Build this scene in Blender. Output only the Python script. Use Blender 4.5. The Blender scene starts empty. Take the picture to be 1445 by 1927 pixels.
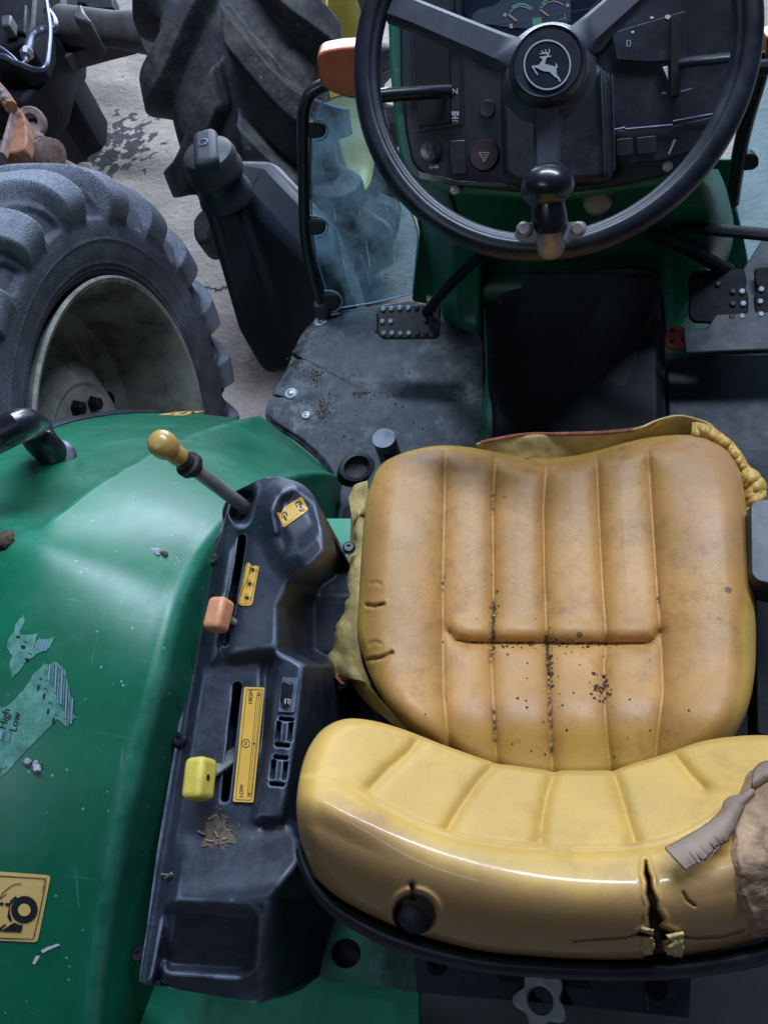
import bpy, bmesh, math, random
import numpy as np
from mathutils import Vector, Matrix, noise as mnoise
from mathutils.bvhtree import BVHTree

random.seed(7); rng = np.random.default_rng(7)
scene = bpy.context.scene
COL = scene.collection

# ------------------------------------------------------------------ camera
FPX, CX, CY = 1450.0, 722.5, 963.5            # photograph is 1445 x 1927
PITCH = math.radians(62.0); YAW = math.atan(318 / FPX)
f0 = np.array([0, math.cos(PITCH), -math.sin(PITCH)])
UP = np.array([0, math.sin(PITCH), math.cos(PITCH)])
r0 = np.array([1.0, 0, 0])
FW = math.cos(YAW) * f0 - math.sin(YAW) * r0
RT = math.cos(YAW) * r0 + math.sin(YAW) * f0
EYE = np.array([0, 0, 2.15])
cam = bpy.data.cameras.new('camera')
cam.sensor_fit = 'VERTICAL'; cam.sensor_height = 36.0; cam.sensor_width = 27.0
cam.lens = FPX / 1927.0 * 36.0
cam.clip_start = 0.02; cam.clip_end = 200
camo = bpy.data.objects.new('camera', cam); COL.objects.link(camo)
mw = Matrix.Identity(4)
for i in range(3):
    mw[i][0] = RT[i]; mw[i][1] = UP[i]; mw[i][2] = -FW[i]; mw[i][3] = EYE[i]
camo.matrix_world = mw
scene.camera = camo

# ------------------------------------------------------------------ light: dim barn, cool daylight from the open door ahead
world = bpy.data.worlds.new('World'); scene.world = world; world.use_nodes = True
bg = world.node_tree.nodes['Background']
bg.inputs[0].default_value = (0.45, 0.62, 1.0, 1); bg.inputs[1].default_value = 0.035

def area(name, loc, target, sx, sy, power, col):
    l = bpy.data.lights.new(name, 'AREA'); l.shape = 'RECTANGLE'; l.size = sx; l.size_y = sy
    l.energy = power; l.color = col
    o = bpy.data.objects.new(name, l); COL.objects.link(o); o.location = loc
    o.rotation_euler = (Vector(target) - Vector(loc)).to_track_quat('-Z', 'Y').to_euler()
    return o
area('roof_skylight', (0.4, 2.7, 5.0), (-0.2, 0.8, 1.2), 4.2, 0.5, 330, (0.66, 0.80, 1.0))
area('door_light', (-0.6, 7.8, 2.0), (-0.3, 0.6, 1.0), 5.0, 3.4, 700, (0.66, 0.80, 1.0))
area('rear_fill', (-1.6, -2.0, 4.6), (-0.4, -0.2, 1.2), 2.0, 0.4, 20, (0.66, 0.80, 1.0))  # unseen fill lamp added to brighten the rear deck, not a roof opening
vs = scene.view_settings
vs.view_transform = 'Standard'; vs.look = 'None'; vs.exposure = 0.10; vs.gamma = 1.0
vs.use_curve_mapping = False
scene.cycles.max_bounces = 6

# ------------------------------------------------------------------ photo measurement helpers (a pixel plus a real plane gives a place)
def ray(x, y):
    x = np.asarray(x, float); y = np.asarray(y, float)
    return FW + RT * ((x - CX) / FPX)[..., None] - UP * ((y - CY) / FPX)[..., None]
def oz(x, y, z):
    d = ray(x, y); return EYE + d * ((np.asarray(z, float) - EYE[2]) / d[..., 2])[..., None]
def ox(x, y, X):
    d = ray(x, y); return EYE + d * ((X - EYE[0]) / d[..., 0])[..., None]
def oy(x, y, Y):
    d = ray(x, y); return EYE + d * ((Y - EYE[1]) / d[..., 1])[..., None]
def od(x, y, t):
    return EYE + ray(x, y) * np.asarray(t, float)[..., None]
def opl(x, y, p, n):
    d = ray(x, y); p = np.asarray(p, float); n = np.asarray(n, float)
    return EYE + d * (((p - EYE) @ n) / (d @ n))[..., None]
def proj(p):
    q = np.asarray(p, float) - EYE; t = q @ FW
    return np.stack([CX + FPX * (q @ RT) / t, CY - FPX * (q @ UP) / t], -1)
def unit(v):
    v = np.asarray(v, float); return v / np.linalg.norm(v)
def sstep(a, b, x):
    t = np.clip((np.asarray(x, float) - a) / (b - a), 0, 1); return t * t * (3 - 2 * t)
def interp(x, pts):
    p = np.array(pts, float); return np.interp(x, p[:, 0], p[:, 1])
def crom(pts, n, closed=False):
    P = np.array(pts, float); m = len(P)
    if closed: idx = lambda i: P[i % m]; segs = m
    else: idx = lambda i: P[min(max(i, 0), m - 1)]; segs = m - 1
    dense = []
    for s in range(segs):
        a, b, c, d = idx(s - 1), idx(s), idx(s + 1), idx(s + 2)
        for t in np.linspace(0, 1, 24, endpoint=False):
            dense.append(0.5 * ((2 * b) + (c - a) * t + (2 * a - 5 * b + 4 * c - d) * t * t + (3 * b - a - 3 * c + d) * t ** 3))
    dense.append(idx(segs) if not closed else P[0])
    D = np.array(dense); L = np.r_[0, np.cumsum(np.linalg.norm(np.diff(D, axis=0), axis=1))]
    s = np.linspace(0, L[-1], n, endpoint=not closed)
    return np.stack([np.interp(s, L, D[:, k]) for k in range(D.shape[1])], -1)
def smooth_fn(pts):
    """smooth y(x) through points sorted by x"""
    d = crom(pts, 400); o = np.argsort(d[:, 0]); d = d[o]
    return lambda x: np.interp(x, d[:, 0], d[:, 1])
def pdist(px, py, poly):
    """distance of pixel arrays to an open polyline"""
    best = np.full(np.shape(px), 1e9)
    for (ax, ay), (bx, by) in zip(poly[:-1], poly[1:]):
        dx, dy = bx - ax, by - ay; L = dx * dx + dy * dy + 1e-9
        t = np.clip(((px - ax) * dx + (py - ay) * dy) / L, 0, 1)
        best = np.minimum(best, np.hypot(px - ax - t * dx, py - ay - t * dy))
    return best
def inside(px, py, poly):
    r = np.zeros(np.shape(px), bool); n = len(poly); j = n - 1
    for i in range(n):
        xi, yi = poly[i]; xj, yj = poly[j]
        c = ((yi > py) != (yj > py)) & (px < (xj - xi) * (py - yi) / (yj - yi + 1e-12) + xi)
        r ^= c; j = i
    return r
def sdf(px, py, poly):
    d = pdist(px, py, list(poly) + [poly[0]]); return np.where(inside(px, py, poly), -d, d)
def rrect(px, py, cx, cy, hx, hy, r, ang=0.0):
    c, s = math.cos(ang), math.sin(ang); x = px - cx; y = py - cy
    u = np.abs(x * c + y * s) - hx + r; v = np.abs(-x * s + y * c) - hy + r
    return np.hypot(np.maximum(u, 0), np.maximum(v, 0)) + np.minimum(np.maximum(u, v), 0) - r
def vnoise(P, scale, octaves=3):
    return np.array([mnoise.fractal(Vector(p) * scale, 1.0, 2.0, octaves) for p in P])

# ------------------------------------------------------------------ object helpers
W = {}
def empty(name, loc, parent=None):
    o = bpy.data.objects.new(name, None); COL.objects.link(o); o.empty_display_size = 0.05
    loc = np.asarray(loc, float)
    if parent: o.parent = parent; o.location = loc - W[parent.name]
    else: o.location = loc
    W[o.name] = loc
    return o
def tag(o, label=None, cat=None, group=None, kind=None):
    if label: o['label'] = label
    if cat: o['category'] = cat
    if group: o['group'] = group
    if kind: o['kind'] = kind
    return o
def M(name, V, F, mat, parent=None, smooth=True, sharp=35, bevel=0, bseg=2, label=None, attrs=None, sub=0):
    V = np.asarray(V, float); c = (V.max(0) + V.min(0)) / 2
    me = bpy.data.meshes.new(name)
    me.from_pydata((V - c).tolist(), [], [list(map(int, f)) for f in F]); me.update()
    me.materials.append(MAT[mat] if isinstance(mat, str) else mat)
    if attrs:
        for k, a in attrs.items():
            at = me.attributes.new(k, 'FLOAT', 'POINT'); at.data.foreach_set('value', np.asarray(a, np.float32))
    if smooth:
        me.shade_smooth()
        if sharp: me.set_sharp_from_angle(angle=math.radians(sharp))
    o = bpy.data.objects.new(name, me); COL.objects.link(o)
    if parent: o.parent = parent; o.location = c - W[parent.name]
    else: o.location = c
    W[o.name] = c
    if bevel:
        b = o.modifiers.new('bevel', 'BEVEL'); b.width = bevel; b.segments = bseg; b.limit_method = 'ANGLE'; b.angle_limit = math.radians(35)
    if sub:
        s = o.modifiers.new('sub', 'SUBSURF'); s.levels = sub; s.render_levels = sub
    if label: o['label'] = label
    return o
def join(parts):
    V = []; F = []; n = 0
    for v, f in parts:
        V.append(np.asarray(v, float)); F += [[i + n for i in q] for q in f]; n += len(v)
    return np.concatenate(V), F
def frame(axis, hint=(0, 0, 1)):
    a = unit(axis); h = np.asarray(hint, float)
    if abs(a @ unit(h)) > .95: h = np.array([1.0, 0, 0])
    e1 = unit(np.cross(h, a)); e2 = np.cross(a, e1); return a, e1, e2
def gtube(path, r, n=12, caps=True, flat=None, hint=(0, 0, 1)):
    P = np.asarray(path, float); m = len(P)
    R = np.full(m, r, float) if np.isscalar(r) else np.asarray(r, float)
    T = np.gradient(P, axis=0); T /= np.linalg.norm(T, axis=1)[:, None] + 1e-12
    _, e1, e2 = frame(T[0], hint); V = []
    for i in range(m):
        e1 = unit(e1 - T[i] * (e1 @ T[i])); e2 = np.cross(T[i], e1)
        for k in range(n):
            a = 2 * math.pi * k / n
            V.append(P[i] + R[i] * (math.cos(a) * e1 + (flat or 1.0) * math.sin(a) * e2))
    F = [[i * n + k, i * n + (k + 1) % n, (i + 1) * n + (k + 1) % n, (i + 1) * n + k] for i in range(m - 1) for k in range(n)]
    if caps: F += [list(range(n))[::-1], list(range((m - 1) * n, m * n))]
    return np.array(V), F
def glathe(origin, axis, prof, n=48, hint=(0, 0, 1), cap=True, arc=None):
    a, e1, e2 = frame(axis, hint); o = np.asarray(origin, float); V = []; m = len(prof)
    for (r, h) in prof:
        for k in range(n):
            t = 2 * math.pi * k / n; V.append(o + a * h + r * (math.cos(t) * e1 + math.sin(t) * e2))
    F = [[i * n + k, i * n + (k + 1) % n, (i + 1) * n + (k + 1) % n, (i + 1) * n + k] for i in range(m - 1) for k in range(n)]
    if cap:
        F.append(list(range(n))[::-1]); F.append(list(range((m - 1) * n, m * n)))
    return np.array(V), F
def gprism(poly, ext):
    P = np.asarray(poly, float); E = np.asarray(ext, float); n = len(P)
    if E.ndim == 1: E = np.tile(E, (n, 1))
    V = np.concatenate([P, P + E])
    F = [list(range(n)), list(range(2 * n - 1, n - 1, -1))] + [[k, k + n, (k + 1) % n + n, (k + 1) % n] for k in range(n)]
    return V, F
def gbox(c, ax, ay, az):
    c = np.asarray(c, float); ax, ay, az = (np.asarray(v, float) for v in (ax, ay, az))
    V = [c + sx * ax + sy * ay + sz * az for sz in (-1, 1) for sy in (-1, 1) for sx in (-1, 1)]
    F = [[0, 2, 3, 1], [4, 5, 7, 6], [0, 1, 5, 4], [2, 6, 7, 3], [0, 4, 6, 2], [1, 3, 7, 5]]
    return np.array(V), F
def ggrid(P):
    h, w = P.shape[:2]
    F = [[i * w + j, i * w + j + 1, (i + 1) * w + j + 1, (i + 1) * w + j] for i in range(h - 1) for j in range(w - 1)]
    return P.reshape(-1, 3), F
def blob(outline, center, zf, na=480, nr=110, power=0.8):
    """closed pad: rings from the centre to a traced outline, each point at the height zf gives; returns grid data"""
    O = crom(outline, na, closed=True); c = np.array(center, float)
    r = np.linspace(0.02, 1, nr) ** power
    px = c[0] + r[:, None] * (O[None, :, 0] - c[0]); py = c[1] + r[:, None] * (O[None, :, 1] - c[1])
    rr = np.repeat(r[:, None], na, 1)
    return px, py, rr
def blob_mesh(P, skirt):
    """P rings x angle x 3 ; skirt list of (scale, dz)"""
    rings = [P]; last = P[-1]; c = last.mean(0)
    for s, dz in skirt:
        q = last.copy(); q[:, :2] = c[:2] + (q[:, :2] - c[:2]) * s; q[:, 2] = last[:, 2] + dz; rings.append(q[None])
    A = np.concatenate(rings); h, w = A.shape[:2]
    V = A.reshape(-1, 3)
    F = [[i * w + j, (i + 1) * w + j, (i + 1) * w + (j + 1) % w, i * w + (j + 1) % w] for i in range(h - 1) for j in range(w)]
    F.append(list(range(w)))
    F.append(list(range((h - 1) * w, h * w))[::-1])
    return V, F
class Surf:
    """where the sight line of a pixel meets a built object"""
    def __init__(s, *objs):
        V = []; F = []; n = 0
        for o in objs:
            loc = W[o.name]
            V += [tuple(np.array(v.co) + loc) for v in o.data.vertices]; F += [[i + n for i in p.vertices] for p in o.data.polygons]; n = len(V)
        s.t = BVHTree.FromPolygons(V, F)
    def __call__(s, x, y, lift=0.0008):
        x = np.atleast_1d(np.asarray(x, float)); y = np.atleast_1d(np.asarray(y, float)); D = ray(x, y); out = []
        lastt = None; miss = []
        for i, d in enumerate(D.reshape(-1, 3)):
            d = d / np.linalg.norm(d)
            h = s.t.ray_cast(Vector(EYE), Vector(d))
            if h[0] is None: out.append(None); miss.append((i, d))
            else:
                nn = np.array(h[1]);
                if nn @ d > 0: nn = -nn
                out.append(np.array(h[0]) + nn * lift); lastt = h[3]
        for i, d in miss: out[i] = EYE + d * (lastt or 1.0)
        return np.array(out).reshape(x.shape + (3,))
def shape2d(polys):
    """triangulated flat shapes (list of 2D outlines, holes by even-odd not supported) -> verts2d, faces"""
    V = []; F = []; n = 0
    for p in polys:
        V += list(p); F.append(list(range(n, n + len(p)))); n += len(p)
    return np.array(V, float), F
def stroke(pts, w, closed=False):
    """ribbon of width w along 2D points"""
    P = np.array(pts, float)
    if closed: P = np.vstack([P, P[:1]])
    T = np.gradient(P, axis=0); 
    if closed: T[0] = T[-1] = P[1] - P[-2]
    T /= np.linalg.norm(T, axis=1)[:, None] + 1e-9
    N = np.stack([-T[:, 1], T[:, 0]], -1) * w / 2
    A = P + N; B = P - N; V = np.concatenate([A, B]); n = len(P)
    return V, [[i, i + 1, n + i + 1, n + i] for i in range(n - 1)]
def ellipse(cx, cy, rx, ry, n=28, ang=0, a0=0, a1=2 * math.pi, end=False):
    t = np.linspace(a0, a1, n, endpoint=end); c, s = math.cos(ang), math.sin(ang)
    x = rx * np.cos(t); y = ry * np.sin(t)
    return np.stack([cx + x * c - y * s, cy + x * s + y * c], -1)
def join2(parts):
    V = []; F = []; n = 0
    for v, f in parts:
        V += [tuple(q) for q in v]; F += [[i + n for i in q] for q in f]; n += len(v)
    return np.array(V), F
def poly2(p): return np.array(p, float), [list(range(len(p)))]
def text2(s, size, origin, ang=0.0, sx=1.0, align='CENTER'):
    """glyph outlines in photo-plane units; ang in degrees, y down"""
    cu = bpy.data.curves.new('txt', 'FONT'); cu.body = s; cu.size = size; cu.align_x = align; cu.align_y = 'CENTER'; cu.resolution_u = 3
    o = bpy.data.objects.new('txt', cu); COL.objects.link(o)
    bpy.context.view_layer.update()
    me = bpy.data.meshes.new_from_object(o.evaluated_get(bpy.context.evaluated_depsgraph_get()))
    V = np.array([v.co[:2] for v in me.vertices], float).reshape(-1, 2); F = [list(p.vertices) for p in me.polygons]
    bpy.data.objects.remove(o); bpy.data.curves.remove(cu); bpy.data.meshes.remove(me)
    V[:, 0] *= sx; V[:, 1] *= -1
    a = math.radians(ang); c, sn = math.cos(a), math.sin(a)
    R = np.stack([V[:, 0] * c - V[:, 1] * sn, V[:, 0] * sn + V[:, 1] * c], -1) + np.array(origin, float)
    return R, F
def flat(name, VF, surf, lift, mat, parent, label=None):
    """flat print on a surface"""
    V, F = VF
    P = surf(V[:, 0], V[:, 1], lift)
    F2 = []
    for f in F:                                   # face up
        q = P[f]; nrm = np.zeros(3)
        for i in range(len(q)): nrm += np.cross(q[i], q[(i + 1) % len(q)])
        F2.append(f if nrm @ (EYE - q.mean(0)) > 0 else f[::-1])
    o = M(name, P, F2, mat, parent, smooth=False, label=label)
    if name in ('print', 'fine_print', 'pictogram', 'chart_bars', 'gauge_marks', 'scale_marks'): o['kind'] = 'stuff'
    return o
def planesurf(p, n):
    n = unit(n)
    def s(x, y, lift=0.0): return opl(np.asarray(x, float), np.asarray(y, float), np.asarray(p) + n * lift, n)
    return s
def densify(poly, step=12):
    out = []
    for a, b in zip(poly, list(poly[1:]) + [poly[0]]):
        a = np.array(a, float); b = np.array(b, float); k = max(1, int(np.linalg.norm(b - a) / step))
        out += [tuple(a + (b - a) * t / k) for t in range(k)]
    return out
def patch(name, poly, surf, lift, mat, parent, step=8, label=None):
    """decal: a polygon cut into small cells so that it follows a curved surface"""
    poly = np.array(poly, float); bm = bmesh.new()
    x0, y0 = poly.min(0); x1, y1 = poly.max(0)
    vs_ = [bm.verts.new((p[0], p[1], 0)) for p in poly]; bm.faces.new(vs_)
    for x in np.arange(x0 + step, x1, step):
        bmesh.ops.bisect_plane(bm, geom=bm.verts[:] + bm.edges[:] + bm.faces[:], plane_co=(x, 0, 0), plane_no=(1, 0, 0))
    for y in np.arange(y0 + step, y1, step):
        bmesh.ops.bisect_plane(bm, geom=bm.verts[:] + bm.edges[:] + bm.faces[:], plane_co=(0, y, 0), plane_no=(0, 1, 0))
    bm.verts.index_update()
    V = np.array([v.co[:2] for v in bm.verts]); F = [[v.index for v in f.verts] for f in bm.faces]; bm.free()
    return flat(name, (V, F), surf, lift, mat, parent, label)
def rpoly(pts, r=4, n=4):
    """round the corners of a polygon"""
    P = np.array(pts, float); out = []
    for i in range(len(P)):
        a, b, c = P[i - 1], P[i], P[(i + 1) % len(P)]
        u = a - b; v = c - b; ru = min(r, np.linalg.norm(u) * .45); rv = min(r, np.linalg.norm(v) * .45)
        p0 = b + unit(u) * ru; p1 = b + unit(v) * rv
        for t in np.linspace(0, 1, n): out.append(tuple((1 - t) ** 2 * p0 + 2 * t * (1 - t) * b + t * t * p1))
    return out

# ------------------------------------------------------------------ materials
MAT = {}
def lerpc(a, k): return tuple(c * k for c in a)
def mk(name, col, rough=.5, metal=0.0, var=.18, vscale=9.0, col2=None, dust=0.0, dustcol=(.30, .29, .28), dscale=5.0, dlo=.5,
       scratch=0.0, sccol=(.35, .36, .38), bump=0.0, bscale=180.0, bump2=0.0, bscale2=25.0, spec=.5, coat=0.0, rvar=.12,
       crease=0.0, crscale=45.0, fine=0.0, fscale=70.0, fcol=None, edge=0.0, ecol=(.14, .17, .23), ea=.505, eb=.53, coat_attr=None, spots=0.0, spotcol=(.6, .6, .6), spscale=60.0, alpha=1.0, attr=None, cells=0.0, cscale=60.0):
    m = bpy.data.materials.new(name); m.use_nodes = True; nt = m.node_tree; N = nt.nodes; L = nt.links
    b = N['Principled BSDF']; geo = N.new('ShaderNodeNewGeometry'); pos = geo.outputs['Position']
    def noise(scale, detail=6, rough_=.6, vec=pos):
        n = N.new('ShaderNodeTexNoise'); n.inputs['Scale'].default_value = scale; n.inputs['Detail'].default_value = detail; n.inputs['Roughness'].default_value = rough_
        L.new(vec, n.inputs['Vector']); return n.outputs['Fac']
    def ramp(x, a, c):
        r = N.new('ShaderNodeMapRange'); r.interpolation_type = 'SMOOTHSTEP'; r.inputs[1].default_value = a; r.inputs[2].default_value = c
        L.new(x, r.inputs[0]); return r.outputs[0]
    def mul(x, k):
        r = N.new('ShaderNodeMath'); r.operation = 'MULTIPLY'; L.new(x, r.inputs[0])
        if isinstance(k, (int, float)): r.inputs[1].default_value = k
        else: L.new(k, r.inputs[1])
        return r.outputs[0]
    def add(x, k):
        r = N.new('ShaderNodeMath'); r.operation = 'ADD'; L.new(x, r.inputs[0])
        if isinstance(k, (int, float)): r.inputs[1].default_value = k
        else: L.new(k, r.inputs[1])
        return r.outputs[0]
    def mix(fac, a, c):
        r = N.new('ShaderNodeMix'); r.data_type = 'RGBA'; L.new(fac, r.inputs[0]) if not isinstance(fac, float) else None
        for s, v in ((r.inputs[6], a), (r.inputs[7], c)):
            if isinstance(v, tuple): s.default_value = (*v[:3], 1)
            else: L.new(v, s)
        return r.outputs[2]
    n1 = noise(vscale)
    c = mix(ramp(n1, .32, .68), lerpc(col, 1 - var), col2 or lerpc(col, 1 + var))
    rg = add(mul(noise(vscale * 3.1), rvar * 2), rough - rvar)
    FINE = (lambda c_: mix(mul(mul(ramp(noise(fscale, 10, .75), .44, .66), ramp(noise(fscale * .12, 4), .35, .62)), fine), c_, fcol or lerpc(col, .45))) if fine else (lambda c_: c_)
    if attr:
        for an, acol, arough in attr:
            a = N.new('ShaderNodeAttribute'); a.attribute_name = an
            fac = a.outputs['Fac']
            if not an.startswith('hard'):
                nn = add(fac, mul(add(noise(24), -.5), .9)); nn = ramp(nn, .25, .75); fac = mul(nn, ramp(fac, .02, .2))
            c = mix(fac, c, acol)
            if arough is not None:
                rr = N.new('ShaderNodeMix'); L.new(fac, rr.inputs[0]); L.new(rg, rr.inputs[2]); rr.inputs[3].default_value = arough; rg = rr.outputs[0]
    c = FINE(c)
    if dust:
        d = mul(ramp(noise(dscale, 9, .72), dlo, dlo + .25), dust); c = mix(d, c, dustcol); rg = add(rg, mul(d, .35))
    if edge:
        ed = mul(mul(ramp(geo.outputs['Pointiness'], ea, eb), ramp(noise(30, 5), .30, .60)), edge); c = mix(ed, c, ecol)
    if scratch:
        for rot, sc in (((0, 0, .5), (260, 9, 9)), ((0, 0, -1.0), (9, 240, 9))):
            mp = N.new('ShaderNodeMapping'); mp.inputs['Rotation'].default_value = rot; mp.inputs['Scale'].default_value = sc; L.new(pos, mp.inputs['Vector'])
            s = mul(ramp(noise(1.0, 2, .5, mp.outputs[0]), .68, .74), mul(ramp(noise(vscale * 2), .5, .7), scratch)); c = mix(s, c, sccol)
    if spots:
        v = N.new('ShaderNodeTexVoronoi'); v.inputs['Scale'].default_value = spscale; L.new(pos, v.inputs['Vector'])
        inv = N.new('ShaderNodeMath'); inv.operation = 'LESS_THAN'; L.new(v.outputs['Distance'], inv.inputs[0]); inv.inputs[1].default_value = .16
        s = mul(inv.outputs[0], mul(ramp(noise(spscale * .35, 1), .62, .66), spots)); c = mix(s, c, spotcol)
    L.new(c, b.inputs['Base Color']); L.new(rg, b.inputs['Roughness'])
    b.inputs['Metallic'].default_value = metal; b.inputs['Specular IOR Level'].default_value = spec
    b.inputs['Coat Weight'].default_value = coat; b.inputs['Coat Roughness'].default_value = .12
    if coat_attr:
        a = N.new('ShaderNodeAttribute'); a.attribute_name = coat_attr[0]; L.new(mul(mul(ramp(a.outputs['Fac'], .15, .5), coat_attr[1]), ramp(noise(14, 5), .25, .55)), b.inputs['Coat Weight']); b.inputs['Coat Roughness'].default_value = coat_attr[2]
    h = None
    if bump: h = mul(noise(bscale, 4, .6), bump)
    if bump2: h2 = mul(noise(bscale2, 5, .6), bump2); h = add(h, h2) if h is not None else h2
    if cells:
        v = N.new('ShaderNodeTexVoronoi'); v.feature = 'DISTANCE_TO_EDGE'; v.inputs['Scale'].default_value = cscale
        dn = N.new('ShaderNodeTexNoise'); dn.inputs['Scale'].default_value = cscale * .5; L.new(pos, dn.inputs['Vector'])
        vm = N.new('ShaderNodeVectorMath'); vm.operation = 'MULTIPLY_ADD'; L.new(dn.outputs['Color'], vm.inputs[0]); vm.inputs[1].default_value = (1.6 / cscale,) * 3; L.new(pos, vm.inputs[2])
        L.new(vm.outputs[0], v.inputs['Vector'])
        h3 = mul(ramp(v.outputs['Distance'], 0, .12), cells); h = add(h, h3) if h is not None else h3
    if crease:
        dn = N.new('ShaderNodeTexNoise'); dn.inputs['Scale'].default_value = crscale * .8; dn.inputs['Detail'].default_value = 4; L.new(pos, dn.inputs['Vector'])
        vm = N.new('ShaderNodeVectorMath'); vm.operation = 'MULTIPLY_ADD'; L.new(dn.outputs['Color'], vm.inputs[0]); vm.inputs[1].default_value = (2.4 / crscale,) * 3; L.new(pos, vm.inputs[2])
        v = N.new('ShaderNodeTexVoronoi'); v.feature = 'DISTANCE_TO_EDGE'; v.inputs['Scale'].default_value = crscale; L.new(vm.outputs[0], v.inputs['Vector'])
        h4 = mul(mul(ramp(v.outputs['Distance'], 0, .07), crease), ramp(noise(8, 3), .42, .62)); h = add(h, h4) if h is not None else h4
    if h is not None:
        bp = N.new('ShaderNodeBump'); bp.inputs['Strength'].default_value = 1.0; bp.inputs['Distance'].default_value = 1.0
        L.new(h, bp.inputs['Height']); L.new(bp.outputs[0], b.inputs['Normal'])
    MAT[name] = m; return m

mk('green_paint', (.003, .122, .058), .38, fine=.22, fscale=70, fcol=(.03, .17, .12), edge=.25, ecol=(.10, .32, .26), ea=.503, eb=.52, var=.22, vscale=4, dust=.22, dustcol=(.05, .17, .13), dscale=9, dlo=.47, scratch=.55, sccol=(.20, .42, .34), spec=.5, bump=.00003, bscale=500, bump2=.0006, bscale2=7, spots=.5, spotcol=(.35, .48, .44), spscale=120)
mk('green_dark', (.006, .075, .036), .42, var=.25, vscale=7, dust=.3, dustcol=(.07, .09, .075), dscale=7)
mk('green_worn', (.02, .14, .085), .4, var=.3, vscale=14, dust=.7, dustcol=(.16, .24, .23), dscale=22, dlo=.45, scratch=.6)
mk('green_deck_lit', (.018, .34, .18), .38, fine=.5, fscale=30, fcol=(.02, .16, .10), var=.14, vscale=6, dust=.25, dustcol=(.12, .42, .30), dscale=12, scratch=.7, sccol=(.25, .55, .42))  # deck green lightened in the colour itself, since the lamps hardly reach it
mk('black_plastic', (.015, .019, .030), .42, fine=.5, fscale=60, fcol=(.055, .065, .09), edge=.8, ea=.504, eb=.525, var=.28, vscale=8, dust=.42, dustcol=(.060, .072, .105), dscale=10, dlo=.45, bump=.00010, bscale=700, scratch=.5, sccol=(.16, .18, .23), spots=.35, spotcol=(.22, .23, .26), spscale=80)
mk('tank_plastic', (.010, .014, .026), .46, var=.2, vscale=5, dust=.28, dustcol=(.03, .036, .055), dscale=7, bump=.00012, bscale=600)
mk('shell_plastic', (.012, .014, .020), .45, var=.25, vscale=12, dust=.3, dustcol=(.035, .04, .055), dscale=14, fine=.4, fscale=50, fcol=(.04, .046, .06))
mk('black_rubber', (.020, .022, .028), .55, var=.25, vscale=12, dust=.3, dustcol=(.10, .105, .115), dscale=14)
mk('black_gloss', (.010, .011, .018), .30, var=.2, vscale=10, coat=.3, dust=.12, dustcol=(.10, .10, .12), dscale=20)
mk('rim_plastic', (.009, .011, .020), .36, fine=.5, fscale=40, fcol=(.03, .034, .048), var=.25, vscale=10, dust=.2, dustcol=(.08, .08, .11), dscale=16, bump=.00008, bscale=500)
mk('spoke_plastic', (.034, .040, .058), .5, var=.2, vscale=16, dust=.35, dustcol=(.12, .125, .15), dscale=30, bump=.0001, bscale=600)
mk('dash_plastic', (.010, .013, .022), .45, fine=.5, fscale=60, fcol=(.045, .05, .065), var=.3, vscale=10, dust=.35, dustcol=(.034, .040, .062), dscale=12, bump=.0001, bscale=700, scratch=.5, sccol=(.16, .17, .22))
mk('void_black', (.003, .003, .004), .8, var=.1)
mk('mat_rubber', (.019, .026, .037), .55, fine=.9, fscale=38, fcol=(.17, .19, .215), var=.35, vscale=14, dust=.85, dustcol=(.115, .135, .165), dscale=11, dlo=.44, bump=.0006, bscale=120, bump2=.0022, bscale2=14, scratch=1.0, sccol=(.27, .29, .32), spots=.9, spotcol=(.30, .31, .30), spscale=42)
mk('mat_dark', (.010, .013, .019), .6, var=.35, vscale=12, dust=.6, dustcol=(.04, .047, .06), dscale=9, dlo=.45, fine=.5, fscale=40, fcol=(.06, .066, .078), scratch=.6, sccol=(.10, .11, .12))
mk('mat_black', (.004, .005, .009), .6, var=.4, vscale=10, dust=.25, dustcol=(.018, .021, .03), dscale=7, bump=.0005, bscale=150, spots=.5, spotcol=(.10, .11, .12), spscale=25)
mk('seat_tan', (.47, .236, .068), .46, fine=.45, fscale=55, fcol=(.20, .09, .03), var=.13, vscale=7, dust=.3, dustcol=(.31, .155, .055), dscale=6, dlo=.46, attr=[('yellow', (.56, .335, .055), .40), ('worn', (.43, .225, .092), .46), ('hard_dark', (.055, .034, .016), .8)],
   bump=.00016, bscale=420, cells=.00006, cscale=420, bump2=.0016, bscale2=11, crease=.00010, crscale=70, spots=.8, spotcol=(.08, .05, .03), spscale=38, rvar=.08)
mk('back_yellow', (.59, .355, .082), .50, fine=.35, fscale=50, fcol=(.30, .17, .05), var=.10, vscale=7, attr=[('worn', (.40, .222, .080), .55), ('hard_dark', (.02, .016, .01), .8)], dust=.2, dustcol=(.42, .29, .12), dscale=8,
   bump=.00003, bscale=420, bump2=.0008, bscale2=12, crease=.00007, crscale=70, rvar=.03, coat_attr=('worn', .45, .11))
mk('cover_inside', (.55, .40, .15), .6, var=.25, vscale=20, dust=.35, dustcol=(.26, .13, .05), dscale=16, bump=.0006, bscale=160, bump2=.003, bscale2=26)
mk('cover_edge', (.30, .10, .05), .7, var=.5, vscale=50)
mk('foam', (.36, .225, .13), .9, var=.3, vscale=22, dust=.5, dustcol=(.15, .11, .08), dscale=16, bump=.0012, bscale=160, bump2=.004, bscale2=45, fine=.7, fscale=60, fcol=(.10, .06, .035))
mk('flap_leather', (.27, .19, .14), .8, fine=.5, fscale=80, fcol=(.12, .08, .06), vscale=40)
mk('flap_old', (.36, .27, .21), .75, var=.25, vscale=40, bump=.0008, bscale=260, bump2=.002, bscale2=50)
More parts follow.
